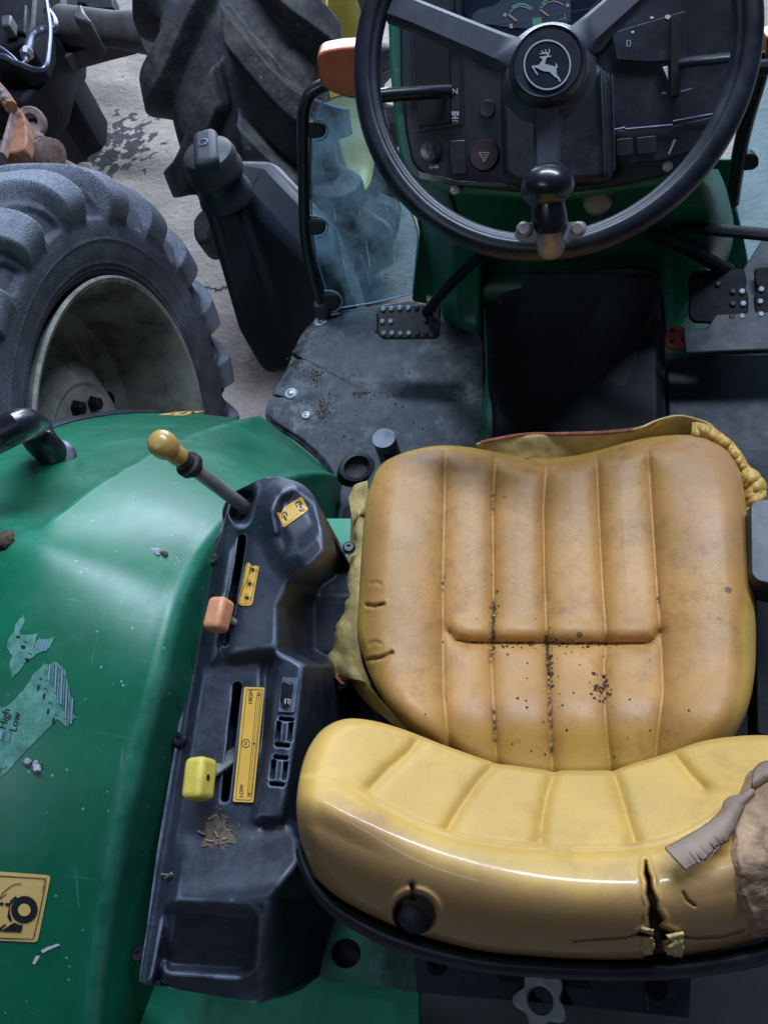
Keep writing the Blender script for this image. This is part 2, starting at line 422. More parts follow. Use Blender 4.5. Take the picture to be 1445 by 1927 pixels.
mk('decal_yellow', (.66, .38, .065), .38, var=.07, vscale=12, dust=.15, dustcol=(.42, .26, .08), dscale=30)
mk('decal_pale', (.72, .46, .16), .4, var=.06, vscale=14)
mk('print_black', (.012, .012, .016), .5, var=.1)
mk('print_brown', (.14, .06, .015), .5, var=.1)
mk('print_white', (.62, .63, .66), .5, var=.1)
mk('print_grey', (.34, .34, .38), .45, var=.1)
mk('decal_clear', (.055, .20, .15), .6, var=.25, vscale=60, dust=.6, dustcol=(.16, .33, .28), dscale=70, dlo=.42, bump=.0006, bscale=300)
mk('decal_lilac', (.20, .28, .42), .5, var=.1)
mk('knob_tan', (.50, .31, .085), .34, var=.15, vscale=30, coat=.25, dust=.25, dustcol=(.28, .18, .08), dscale=40)
mk('knob_orange', (.62, .255, .13), .42, var=.1, vscale=30, dust=.2, dustcol=(.40, .20, .12), dscale=40)
mk('knob_yellow', (.60, .46, .075), .45, var=.1, vscale=40, dust=.4, dustcol=(.36, .28, .10), dscale=60, spots=.8, spotcol=(.10, .08, .03), spscale=110)
mk('lamp_orange', (.50, .115, .05), .38, var=.12, vscale=14, dust=.25, dustcol=(.40, .14, .08), dscale=20, bump=.0002, bscale=240)
mk('steel_dark', (.27, .25, .24), .32, metal=.35, var=.3, vscale=30, dust=.3, dustcol=(.14, .10, .07), dscale=30, scratch=.4)
mk('steel_bright', (.30, .30, .33), .42, metal=.75, var=.2, vscale=30, dust=.3, dustcol=(.20, .18, .18), dscale=40)
mk('pipe_blue', (.13, .145, .21), .42, metal=.8, var=.2, vscale=20)
mk('iron_black', (.008, .009, .013), .6, spec=.15, var=.35, vscale=10, dust=.3, dustcol=(.035, .034, .036), dscale=9, bump=.001, bscale=60)
mk('iron_grey', (.065, .062, .068), .6, var=.3, vscale=12, dust=.5, dustcol=(.12, .105, .10), dscale=10, bump=.0008, bscale=90)
mk('blade_grey', (.20, .19, .18), .5, var=.2, vscale=40)
mk('rust', (.26, .105, .055), .75, var=.35, vscale=18, dust=.4, dustcol=(.33, .22, .18), dscale=20, bump=.001, bscale=120, spots=.6, spotcol=(.05, .03, .02), spscale=60)
mk('rust_pale', (.25, .17, .15), .7, var=.3, vscale=26, dust=.5, dustcol=(.32, .27, .27), dscale=30, bump=.001, bscale=120)
mk('tyre_grey', (.060, .066, .088), .70, attr=[('lugtop', (.165, .180, .228), .75)], var=.28, vscale=9, dust=.5, dustcol=(.185, .20, .25), dscale=7, dlo=.45, fine=.6, fscale=60, fcol=(.05, .055, .07), cells=.0007, cscale=120, crease=.0012, crscale=55, bump=.0005, bscale=120)
mk('tyre_mud', (.026, .027, .036), .68, fine=.7, fscale=22, fcol=(.15, .11, .08), var=.4, vscale=7, dust=.75, dustcol=(.11, .10, .095), dscale=8, dlo=.46, bump=.0016, bscale=60, bump2=.006, bscale2=9, spots=.6, spotcol=(.34, .20, .11), spscale=22)
mk('rim_pale', (.26, .27, .235), .5, var=.25, vscale=8, dust=.85, dustcol=(.075, .065, .045), dscale=6, dlo=.42, scratch=.4, sccol=(.10, .08, .06), spots=.9, spotcol=(.06, .05, .04), spscale=32)
mk('rim_yellow', (.60, .50, .12), .45, var=.12, vscale=10, dust=.3, dustcol=(.55, .48, .26), dscale=14)
mk('edge_glass', (.30, .55, .68), .2, var=.1)
mk('cloth', (.28, .30, .40), .9, var=.4, vscale=60, bump=.001, bscale=300)
mk('mud', (.075, .050, .032), .95, var=.5, vscale=60, bump=.003, bscale=160)
mk('droppings', (.30, .30, .34), .8, var=.5, vscale=120)
mk('straw', (.30, .22, .12), .8, var=.3, vscale=90)
mk('dust_brown', (.115, .085, .065), .95, var=.35, vscale=60, bump=.002, bscale=200)
mk('red_plastic', (.40, .03, .03), .4, var=.2)
mk('red_dark', (.035, .010, .014), .35, var=.2)
mk('red_pedal', (.30, .05, .05), .6, var=.3, vscale=30, dust=.4, dustcol=(.10, .05, .05), dscale=30)
mk('stud_steel', (.36, .40, .46), .38, metal=.4, var=.25, vscale=60)
mk('lens_dark', (.012, .017, .035), .16, var=.3, vscale=8, coat=.5, scratch=1.0, sccol=(.12, .14, .20), dust=.25, dustcol=(.05, .06, .10), dscale=16)
mk('gauge_face', (.030, .045, .075), .5, var=.15)
mk('emblem_dark', (.010, .018, .026), .3, var=.1)
mk('needle', (.55, .30, .16), .5, var=.1)
mk('lamp_green', (.12, .27, .20), .5, var=.1)
mk('teal_trim', (.10, .34, .30), .4, var=.2)
# concrete floor with oil spots
def concrete():
    m = mk('concrete', (.33, .272, .24), .85, var=.22, vscale=3.0, dust=.6, dustcol=(.40, .34, .305), dscale=5, dlo=.42, bump=.004, bscale=55, bump2=.010, bscale2=11, fine=.6, fscale=30, fcol=(.20, .17, .155), spots=.8, spotcol=(.08, .075, .08), spscale=18)
    nt = m.node_tree; N = nt.nodes; L = nt.links; b = N['Principled BSDF']; src = b.inputs['Base Color'].links[0].from_socket
    geo = N.new('ShaderNodeNewGeometry')
    sub = N.new('ShaderNodeVectorMath'); sub.operation = 'DISTANCE'; L.new(geo.outputs['Position'], sub.inputs[0]); sub.inputs[1].default_value = tuple(oz(215, 275, 0.0))
    ra = N.new('ShaderNodeMapRange'); ra.inputs[1].default_value = .75; ra.inputs[2].default_value = .1; L.new(sub.outputs['Value'], ra.inputs[0])
    nz = N.new('ShaderNodeTexNoise'); nz.inputs['Scale'].default_value = 17; nz.inputs['Detail'].default_value = 2.5; L.new(geo.outputs['Position'], nz.inputs['Vector'])
    mm = N.new('ShaderNodeMath'); mm.operation = 'MULTIPLY'; L.new(ra.outputs[0], mm.inputs[0]); L.new(nz.outputs['Fac'], mm.inputs[1])
    st = N.new('ShaderNodeMapRange'); st.interpolation_type = 'SMOOTHSTEP'; st.inputs[1].default_value = .42; st.inputs[2].default_value = .47; L.new(mm.outputs[0], st.inputs[0])
    mx = N.new('ShaderNodeMix'); mx.data_type = 'RGBA'; L.new(st.outputs[0], mx.inputs[0]); L.new(src, mx.inputs[6]); mx.inputs[7].default_value = (.05, .046, .05, 1)
    L.new(mx.outputs[2], b.inputs['Base Color'])
concrete()
def glass():
    m = bpy.data.materials.new('window_glass'); m.use_nodes = True; nt = m.node_tree; N = nt.nodes; L = nt.links
    b = N['Principled BSDF']; b.inputs['Base Color'].default_value = (.24, .36, .46, 1); b.inputs['Roughness'].default_value = .12
    tr = N.new('ShaderNodeBsdfTransparent'); tr.inputs[0].default_value = (.72, .86, .91, 1)
    geo = N.new('ShaderNodeNewGeometry'); nz = N.new('ShaderNodeTexNoise'); nz.inputs['Scale'].default_value = 14; nz.inputs['Detail'].default_value = 9; nz.inputs['Roughness'].default_value = .7
    L.new(geo.outputs['Position'], nz.inputs['Vector'])
    r = N.new('ShaderNodeMapRange'); r.inputs[1].default_value = .35; r.inputs[2].default_value = .75; r.inputs[3].default_value = .02; r.inputs[4].default_value = .26; L.new(nz.outputs['Fac'], r.inputs[0])
    tl = N.new('ShaderNodeBsdfTranslucent'); tl.inputs[0].default_value = (.48, .66, .76, 1)
    hz_ = N.new('ShaderNodeMixShader'); hz_.inputs[0].default_value = .6; L.new(b.outputs[0], hz_.inputs[1]); L.new(tl.outputs[0], hz_.inputs[2])
    mp = N.new('ShaderNodeMapping'); mp.inputs['Rotation'].default_value = (.5, .6, .3); mp.inputs['Scale'].default_value = (300, 14, 14); L.new(geo.outputs['Position'], mp.inputs['Vector'])
    sn = N.new('ShaderNodeTexNoise'); sn.inputs['Scale'].default_value = 1.0; sn.inputs['Detail'].default_value = 2; L.new(mp.outputs[0], sn.inputs['Vector'])
    sr = N.new('ShaderNodeMapRange'); sr.inputs[1].default_value = .66; sr.inputs[2].default_value = .74; sr.inputs[4].default_value = .55; L.new(sn.outputs['Fac'], sr.inputs[0])
    sm = N.new('ShaderNodeMath'); sm.operation = 'MAXIMUM'; L.new(r.outputs[0], sm.inputs[0]); L.new(sr.outputs[0], sm.inputs[1])
    mx = N.new('ShaderNodeMixShader'); L.new(sm.outputs[0], mx.inputs[0]); L.new(tr.outputs[0], mx.inputs[1]); L.new(hz_.outputs[0], mx.inputs[2])
    L.new(mx.outputs[0], N['Material Output'].inputs['Surface']); MAT['window_glass'] = m
glass()

# ================================================================== the setting
g = M('ground', *ggrid(np.array([[(x, y, 0.0) for x in np.linspace(-14, 14, 15)] for y in np.linspace(14, -14, 15)])[:, ::-1]), 'concrete', smooth=False)
tag(g, 'bare grey concrete barn floor with dark oil spots', kind='structure')
ck = crom([(362, 528), (380, 538), (398, 542), (412, 545), (425, 540), (436, 545)], 40) + rng.normal(0, .9, (40, 2))
V2, F2 = stroke(ck, 3.0); V2 += rng.normal(0, .5, V2.shape)
M('floor_crack', oz(V2[:, 0], V2[:, 1], 0.003), F2, 'void_black', g, smooth=False)

# ------------------------------------------------------------------ tyres
def tyre_geo(center, R, rimR, width, nlug, depth, lugw=.30, skew=1.0, na=960, nsec=170, edge=.16, slot=.0, down=.42, seed=0, rough=0.0, flip=1):
    """lug tyre turned about the X axis: section swept round, lugs raised on tread and shoulders"""
    hs = (R - depth - rimR)
    t = np.linspace(0, 1, nsec)
    # section: bead -> sidewall -> shoulder -> tread -> shoulder -> sidewall -> bead
    sec = crom([(-.33, 0), (-.40, .04), (-.46, .22), (-.50, .48), (-.485, .70), (-.44, .86), (-.36, .945), (-.20, .985), (0, 1.0),
                (.20, .985), (.36, .945), (.44, .86), (.485, .70), (.50, .48), (.46, .22), (.40, .04), (.33, 0)], nsec)
    sx = sec[:, 0] * width; sr = rimR + sec[:, 1] * hs
    tx = np.gradient(sx); tr = np.gradient(sr); ln = np.hypot(tx, tr); nx = -tr / ln; nr = tx / ln       # outward
    th = np.linspace(0, 2 * np.pi, na, endpoint=False)
    TH, U = np.meshgrid(th, sec[:, 0] / .5); _, Hh = np.meshgrid(th, sec[:, 1])
    side = np.sign(U + 1e-6); a = np.abs(U); per = 2 * np.pi / nlug
    ph = (TH + np.where(side > 0, 0, per / 2) + flip * skew * per * a) / per
    fr = np.abs(ph - np.round(ph)) * 2                                # 0 at the middle of a lug, 1 between
    lug = 1 - sstep(lugw, lugw + edge, fr)
    ext = sstep(.02, .10, a) if True else 1
    ext = ext * np.where(Hh < .9, sstep(down, down + .30, Hh), 1.0)
    hgt = depth * lug * ext
    # hollow on the flank of each lug end at the shoulder
    fr2 = np.abs((ph + .5) - np.round(ph + .5)) * 2
    wv = .10 + .22 * (1 - sstep(.62, 1.0, Hh))
    hollow = (1 - sstep(wv, wv + .07, fr2)) * sstep(.58, .64, Hh) * (1 - sstep(.95, 1.0, Hh))
    hgt -= depth * slot * hollow
    for hq in (.07, .12, .17, .40): hgt += .0022 * np.exp(-((Hh - hq) / .012) ** 2) * (np.abs(U) > .6)
    X = center[0] + sx[:, None] + nx[:, None] * hgt; RR = sr[:, None] + nr[:, None] * hgt
    if rough:
        r2 = np.random.default_rng(seed); k = np.zeros_like(RR)
        for f in (7, 13, 29, 53):
            p1, p2 = r2.uniform(0, 6.28, 2); k += np.sin(f * TH + p1 + 9 * U) * np.sin(5 * U + p2 + 3 * TH) / f * 7
        RR += rough * k
    global LUGATTR
    LUGATTR = np.clip(lug * ext + .35 * sstep(.45, .75, Hh), 0, 1).ravel()
    P = np.stack([X, center[1] + RR * np.cos(TH), center[2] + RR * np.sin(TH)], -1)
    w = na; h = nsec
    F = [[i * w + j, (i + 1) * w + j, (i + 1) * w + (j + 1) % w, i * w + (j + 1) % w] for i in range(h - 1) for j in range(w)]
    return P.reshape(-1, 3), F

# ------------------------------------------------------------------ neighbouring tractor
nb = tag(empty('parked_tractor', (-1.55, 1.6, 0)), 'second tractor parked alongside, pale front rim with cracked grey lug tyre and rusty linkage', 'tractor')
NC = np.array([-1.185, 0.997, 0.665])
tg = tyre_geo(NC, .655, .392, .33, 19, .037, lugw=.41, skew=.85, down=.52, edge=.10, slot=.35, nsec=220, na=1200)
ty = M('tyre', *tg, 'tyre_grey', nb, sharp=0, attrs={'lugtop': LUGATTR}, label='cracked grey lug tyre')
rimp = [(.385, -.14), (.398, -.15), (.404, -.146), (.400, -.13), (.378, -.10), (.372, .0), (.372, .08), (.378, .115), (.384, .135), (.398, .142), (.402, .150), (.396, .156), (.386, .152), (.376, .138), (.368, .118), (.362, .10),
        (.355, .03), (.345, -.06), (.325, -.085), (.29, -.088), (.25, -.07), (.20, -.02), (.165, .012), (.150, .020), (.140, .016), (.132, .018), (.06, .018), (.058, .045), (.045, .052), (.0005, .052)]
rim = M('wheel_rim', *glathe(NC, (1, 0, 0), rimp, 96, cap=False), 'rim_pale', nb, sharp=32, label='dirty pale wheel rim')
for k in range(8):
    a = math.pi * 2 * k / 8 + .38
    c = NC + np.array([.02, .098 * math.cos(a), .098 * math.sin(a)])
    M('wheel_bolt', *glathe(c, (1, 0, 0), [(.022, 0), (.022, .004), (.017, .005), (.017, .020), (.012, .024), (.0005, .024)], 6), 'iron_black', rim, smooth=False)
for k in range(4):
    a = math.pi * 2 * k / 4 + 1.1
    c = NC + np.array([-.055, .235 * math.cos(a), .235 * math.sin(a)])
    M('hand_hole', *glathe(c, unit((1, -.42 * math.cos(a), -.42 * math.sin(a))), [(.026, -.02), (.026, .004), (.021, .006), (.020, -.01), (.0005, -.01)], 20), 'void_black', rim)

def tubepx(name, pts, z, r, mat, parent, n=10, k=40, flat_=None, label=None):
    p = np.array(pts, float); q = crom(p, k); zz = np.full(k, z, float) if np.isscalar(z) else np.interp(np.linspace(0, 1, k), np.linspace(0, 1, len(z)), z)
    return M(name, *gtube(oz(q[:, 0], q[:, 1], zz), r, n, flat=flat_), mat, parent, label=label)
def slab(name, poly, z, thick, mat, parent, bevel=.004, label=None):
    p = np.array(poly, float); P = oz(p[:, 0], p[:, 1], z)
    V, F = gprism(P, (0, 0, -thick))
    return M(name, V, F, mat, parent, bevel=bevel, smooth=True, label=label)
# axle, beam and frame in the dark
ax0 = oz(120, 48, .62); ax1 = oz(290, 62, .62)
M('axle_housing', *gtube(np.array([ax0, ax0 * .4 + ax1 * .6, ax1]), [.075, .065, .08], 28), 'iron_grey', nb)
slab('mounting_lug', [(138, 18), (152, 6), (158, 22), (172, 38), (165, 40), (138, 32)], .83, .12, 'iron_grey', nb, .008)
slab('draft_beam', [(96, 92), (150, 72), (208, 55), (218, 48), (232, 42), (240, 52), (246, 70), (190, 84), (140, 98), (100, 116)], .56, .07, 'iron_grey', nb, .006)
M('beam_eye', *glathe(oz(227, 50, .565), (0, 0, 1), [(.052, 0), (.052, .012), (.03, .012), (.03, -.01)], 24, cap=False), 'rust_pale', nb)
slab('lower_frame', [(-40, 40), (60, 90), (100, 118), (140, 112), (136, 150), (126, 166), (98, 180), (92, 196), (82, 206), (78, 222), (68, 232), (40, 250), (-40, 260)], .45, .30, 'iron_black', nb, .01)
slab('gear_housing', [(-40, -60), (118, -60), (122, 0), (118, 60), (96, 96), (80, 150), (40, 190), (-40, 200)], .62, .2, 'iron_black', nb, .02)
slab('valve_block', [(-30, -30), (70, -40), (64, 40), (50, 75), (10, 90), (-30, 80)], .78, .16, 'iron_black', nb, .012)
slab('valve_cap', [(2, 28), (22, 27), (18, 46), (2, 48)], .84, .05, 'iron_grey', nb, .006)
slab('bracket_plate', [(20, 10), (50, 8), (46, 60), (24, 58)], .80, .03, 'iron_black', nb, .006)
slab('side_plate', [(118, -30), (205, -30), (215, 14), (170, 16), (158, 6), (140, 4), (124, 18)], .50, .1, 'iron_black', nb, .006)
tubepx('hydraulic_pipe', [(86, -10), (92, 30), (95, 60), (93, 90), (90, 115), (86, 126), (76, 131), (60, 129), (40, 121), (24, 115), (14, 108), (0, 104)], .86, .008, 'pipe_blue', nb)
tubepx('hose', [(90, 20), (100, 34), (104, 46), (98, 54), (84, 58), (68, 64), (60, 74), (56, 86), (52, 98)], .82, [.014] * 20 + [.017] * 20, 'pipe_blue', nb, 12)
tubepx('hose_fitting', [(53, 94), (51, 102), (49, 106)], .82, [.017, .024, .018] , 'steel_bright', nb, 8, 3)
tubepx('thin_pipe', [(50, 104), (48, 116), (42, 120), (34, 118), (24, 108), (12, 98), (0, 90)], .82, .008, 'pipe_blue', nb)
tubepx('lift_cylinder', [(24, 130), (18, 160), (10, 195), (2, 215), (-8, 245)], .46, .035, 'pipe_blue', nb, 18)
tubepx('drain_pipe', [(72, 160), (66, 186), (58, 212)], .50, .012, 'iron_grey', nb)
# rusty linkage
slab('rusty_plate', [(-4, 286), (8, 248), (18, 215), (24, 196), (30, 196), (44, 212), (50, 236), (51, 262), (46, 278), (30, 286), (8, 288)], .74, .05, 'rust', nb, .006, label='flat rusty orange linkage plate')
tubepx('rusty_bar', [(-10, 160), (6, 178), (22, 202)], .78, .022, 'rust', nb, 8)
for q in ((2, 172), (10, 183)):
    M('rivet', *glathe(oz(*q, .802), (0, 0, 1), [(.012, 0), (.010, .008), (.0005, .010)], 10), 'stud_steel', nb)
slab('plate_flange', [(-2, 286), (22, 200), (27, 198), (6, 286)], .765, .03, 'rust_pale', nb, .003)
ey = oz(60, 231, .62)
M('link_eye', *glathe(ey, unit((.35, -.55, .75)), [(.024, -.018), (.050, -.018), (.054, -.01), (.054, .014), (.048, .020), (.028, .020), (.024, .012), (.024, -.018)], 28, cap=False), 'rust_pale', nb)
tubepx('link_arm', [(58, 240), (63, 262), (68, 280)], .60, [.034] * 20 + [.042] * 20, 'rust_pale', nb, 8, flat_=.6)
tubepx('turnbuckle', [(-6, 298), (10, 296), (40, 288), (66, 284)], .56, [.045] * 10 + [.05] * 30, 'rust', nb, 14)
M('turnbuckle_boot', *gtube(oz(np.linspace(66, 106, 40), np.linspace(283, 293, 40), .57), [.044 + .013 * math.sin(i * .95) for i in range(40)], 16), 'rust_pale', nb)
M('ball_end', *glathe(oz(4, 296, .57), (0, 0, 1), [(.0005, -.06), (.04, -.045), (.06, 0), (.04, .045), (.0005, .06)], 18), 'pipe_blue', nb)
tubepx('check_link', [(104, 300), (128, 312), (152, 325)], .42, .020, 'rust_pale', nb, 8)
tubepx('check_link', [(128, 318), (142, 326), (154, 330)], .40, .016, 'rust', nb, 8)
M('link_eye', *glathe(oz(162, 327, .42), unit((.2, -.5, .8)), [(.016, -.02), (.036, -.02), (.038, .015), (.034, .02), (.018, .02), (.016, -.02)], 22, cap=False), 'rust_pale', nb)

# ================================================================== the tractor
tr = tag(empty('tractor', (0, 0.9, 0)), 'green tractor with torn yellow seat, black side console and black steering wheel', 'tractor')

# front wheel of the tractor (big muddy lugs ahead of the step)
FC = np.array([-0.86, 2.41, 0.625])
M('front_tyre', *tyre_geo(FC, .635, .31, .46, 14, .07, lugw=.30, skew=1.15, down=.30, flip=-1, edge=.22, na=1200, nsec=280), 'tyre_mud', tr, sharp=0, label='muddy black front tyre with tall lugs')
frp = [(.30, -.19), (.32, -.20), (.322, -.18), (.295, -.15), (.29, .15), (.30, .185), (.320, .20), (.326, .212), (.318, .216), (.302, .205), (.285, .175), (.275, .10), (.25, .05), (.12, .02), (.11, .05), (.0005, .05)]
M('front_rim', *glathe(FC, (1, 0, 0), frp, 80, cap=False), 'rim_yellow', tr, sharp=30, label='yellow front wheel rim')

# ------------------------------------------------------------------ rear fender
def prof(pts, n=160):
    return crom(np.array(pts, float), n)
NS = 150
p_in = prof([(-.62, .78), (-.40, 1.03), (-.20, 1.215), (-.048, 1.324), (.075, 1.390), (.187, 1.424), (.27, 1.424), (.338, 1.402), (.403, 1.363), (.493, 1.283), (.595, 1.162), (.696, 1.001), (.745, .885)], NS)
p_cr = prof([(-.62, .82), (-.40, 1.065), (-.20, 1.255), (-.044, 1.372), (.06, 1.428), (.17, 1.462), (.26, 1.474), (.315, 1.472), (.350, 1.456), (.40, 1.421), (.464, 1.371), (.611, 1.235), (.75, 1.083), (.85, .962)], NS)
p_ou = prof([(-.62, .80), (-.40, 1.03), (-.20, 1.22), (-.044, 1.33), (.06, 1.38), (.19, 1.402), (.30, 1.385), (.40, 1.348), (.50, 1.292), (.613, 1.211), (.698, 1.14), (.787, 1.052), (.911, .899), (1.05, .70)], NS)
XCR, XOU = -.57, -.90
rows = []
for i in range(NS):
    yi, zi = p_in[i]; yc, zc_ = p_cr[i]; yo, zo = p_ou[i]
    xi = float(np.interp(yi, [-.4, -.3, -.045, .075, .19], [-.52, -.505, -.45, -.42, -.40]))
    row = []
    for dz in (-.22, -.10, -.05, -.022): row.append((xi + .002, yi, zi + dz))
    for a in np.linspace(0, math.pi / 2, 8)[1:]:                       # rounded inner edge
        row.append((xi - .014 + .016 * math.cos(a), yi, zi - .016 + .016 * math.sin(a)))
    top = []
    for t in np.linspace(0, 1, 26)[1:]:
        top.append((xi - .014 + (XCR - xi + .014) * t, yi + (yc - yi) * t, zi + (zc_ - zi) * t + .006 * math.sin(math.pi * t)))
    for t in (np.linspace(0, 1, 40)[1:]) ** 1.7:
        top.append((XCR + (XOU - XCR) * t, yc + (yo - yc) * t, zc_ + (zo - zc_) * t + .010 * math.sin(math.pi * t) - .034 * float(sstep(.32, .40, yc)) * (1 - math.exp(-t * 24)) * (1 - t)))
    T = np.array(top); soft = int(90 * (1 - float(sstep(.28, .37, yc))))
    for _ in range(soft): T[1:-1] = (T[:-2] + 2 * T[1:-1] + T[2:]) / 4
    row += [tuple(q) for q in T]
    for k, (dx, dz) in enumerate(((.012, -.006), (.016, -.02), (.016, -.10))): row.append((XOU - dx, yo, zo + dz))
    rows.append(row)
FG = np.array(rows)
fender = M('rear_fender', *ggrid(FG[::-1]), 'green_paint', tr, sharp=0, label='scuffed green rear fender')
SF = Surf(fender)
# black rubber lip along the outer edge of the fender
lip = []
for i in range(40, NS):
    yo, zo = p_ou[i]
    t = unit(np.gradient(p_ou, axis=0)[i]); nn = np.array([-t[1], t[0]]);
    if nn[1] < 0: nn = -nn
    lip.append([(-.893, yo, zo + .003), (-.908, yo + nn[0] * .006, zo + nn[1] * .010), (-.965, yo + nn[0] * .006, zo - .006), (-.975, yo, zo - .03)])
M('fender_lip', *ggrid(np.array(lip)), 'black_plastic', tr, sharp=0)
# grab handle
def onf(x, y, lift=.0): return SF([x], [y], lift)[0]
h0 = onf(110, 862); h1 = onf(-140, 1010)
hp = crom([h0 + (0, 0, -.01), h0 + np.array([.0, .0, .045]), od(66, 806, np.linalg.norm(h0 - EYE) * .925) , od(40, 800, .955), od(0, 818, .935), od(-60, 850, .91), od(-130, 905, .90), h1 + np.array([0, 0, .03]), h1], 60)
M('grab_handle', *gtube(hp, .0245, 20, flat=.85), 'black_gloss', tr, label='black grab handle on the fender')
M('handle_foot', *glathe(h0 - np.array([0, 0, .004]), (0, -.3, 1), [(.030, 0), (.030, .008), (.024, .016), (.0005, .016)], 24), 'black_plastic', tr)

# decals on the fender
def on(name, VF, surf, lift, mat, parent, label=None): return flat(name, VF, surf, lift, mat, parent, label)
d = patch('warning_decal', rpoly([(-90, 1632), (97, 1646), (72, 1772), (-90, 1764)], 8), SF, .0012, 'decal_pale', fender, label='orange warning decal with tractor pictogram')
k_ = 110 / 1413.0
def zz(pts): return np.array(pts, float) * k_ + np.array([0, 1630])
line = [stroke(zz([(-300, 205), (0, 212), (600, 248), (1150, 280), (1100, 500), (980, 1100), (825, 1735), (400, 1722), (-300, 1700)]), 1.7)]
line += [poly2(zz(ellipse(615, 1020, 318, 330, 40, ang=.35)))]
line += [poly2(zz([(270, 810), (405, 695), (448, 745), (380, 790), (300, 880), (270, 960), (265, 1100), (325, 1275), (285, 1315), (205, 1200), (245, 940), (150, 920), (155, 860), (270, 860)]))]
line += [poly2(zz([(-200, 840), (115, 850), (125, 915), (-200, 915)])), poly2(zz([(370, 1330), (470, 1380), (580, 1395), (560, 1480), (530, 1570), (150, 1555), (40, 1545)])), poly2(zz([(20, 1460), (150, 1370), (185, 1390), (70, 1490), (80, 1530), (30, 1540), (-20, 1500)]))]
line += [stroke(zz([(545, 405), (440, 405), (330, 440), (200, 530), (100, 620), (30, 760)]), 1.6), stroke(zz([(190, 645), (10, 780), (0, 580)]), 1.8)]
flat('pictogram', join2(line), SF, .0020, 'print_black', d)
flat('pictogram_hub', poly2(zz(ellipse(620, 1020, 150, 150, 30, ang=.3))), SF, .0026, 'decal_pale', d)
flat('fine_print', text2('P51992', 7.5, (84, 1664), 100), SF, .0021, 'print_brown', d)
d = patch('front_decal', rpoly([(296, 782), (330, 775), (388, 773), (345, 783)], 2), SF, .0012, 'decal_pale', fender, step=6)
flat('fine_print', join2([stroke([(322, 781), (334, 776), (340, 779), (356, 775)], 1.3)]), SF, .002, 'print_black', d)
# torn transparent gear chart stickers
def zq(pts): return np.array(pts, float) / 4.25 + np.array([0, 1120])
rag = lambda p, s=1.0: [tuple(np.array(q) + rng.normal(0, s, 2)) for q in densify([tuple(q) for q in p], 6)]
d = patch('torn_sticker', rag(zq([(200, 155), (205, 215), (165, 320), (250, 318), (310, 305), (290, 365), (440, 340), (400, 425), (300, 470), (200, 545), (175, 590), (105, 665), (88, 540), (105, 490), (62, 420), (75, 360), (115, 300), (130, 230)]), .7), SF, .0010, 'decal_clear', fender, label='torn scrap of a faded gear chart sticker, smaller')
bars = [poly2(zq([(a, 370 + i * 2), (a + 14, 372), (a - 10 + 4, 440 + i * 3), (a - 20, 436 + i * 3)])) for i, a in enumerate((310, 335, 360, 385))]
flat('chart_bars', join2(bars), SF, .0016, 'decal_lilac', d)
flat('print', join2([text2('3', 9, zq((212, 378)), -75), text2('2', 9, zq((250, 470)), -70), poly2(zq(ellipse(195, 415, 20, 14, 12))), poly2(zq(ellipse(225, 515, 18, 12, 12))), poly2(zq(ellipse(155, 335, 18, 9, 12)))] + [stroke(zq([(a, 365), (a - 26, 440)]), .8) for a in (300, 322, 347, 372, 398)]), SF, .0018, 'print_black', d)
d = patch('torn_sticker', rag(zq([(-60, 900), (60, 890), (150, 810), (210, 740), (270, 640), (360, 545), (400, 560), (455, 532), (530, 600), (545, 690), (575, 830), (600, 965), (625, 980), (600, 985), (545, 1055), (460, 990), (420, 1035), (320, 1140), (230, 1230), (130, 1340), (50, 1425), (-60, 1500)]), .7), SF, .0010, 'decal_clear', fender, label='large torn gear chart sticker reading High and Low')
b0 = [(360, 600, 640), (390, 560, 690), (418, 545, 720), (440, 560, 785), (462, 580, 830), (488, 590, 875), (505, 640, 925), (525, 680, 990), (545, 740, 1040), (570, 820, 1030), (585, 920, 1000)]
bars = []; outl = []
for i, (x, a, b) in enumerate(b0):
    q = zq([(x + 10, a), (x + 26, a + 6), (x + 12, b), (x - 4, b - 6)])
    if i % 2: bars.append(poly2(q))
    outl.append(stroke(q, .8, True))
flat('chart_bars', join2(bars), SF, .0016, 'decal_lilac', d)
txt = [text2('High', 21, zq((48, 985)), -76), text2('Low', 21, zq((132, 1012)), -76)]
txt += [text2(s, 10, zq(p), -75) for s, p in (('4', (335, 670)), ('3', (375, 750)), ('2', (412, 860)), ('1', (455, 955)))]
txt += [poly2(zq(ellipse(x, y, 10, 24, 10, ang=.2))) for x, y in ((315, 738), (360, 808), (393, 928), (436, 1000))]
txt += [stroke(zq([(30, 1165), (45, 1090), (105, 1095), (85, 1170)]), 1.0, True), stroke(zq([(60, 1360), (50, 1385), (18, 1380), (14, 1420)]), 1.0)]
flat('print', join2(txt + outl), SF, .0018, 'print_black', d)
flat('colour_key', poly2(zq([(-20, 1085), (32, 1080), (20, 1150), (-20, 1155)])), SF, .0017, 'decal_lilac', d)

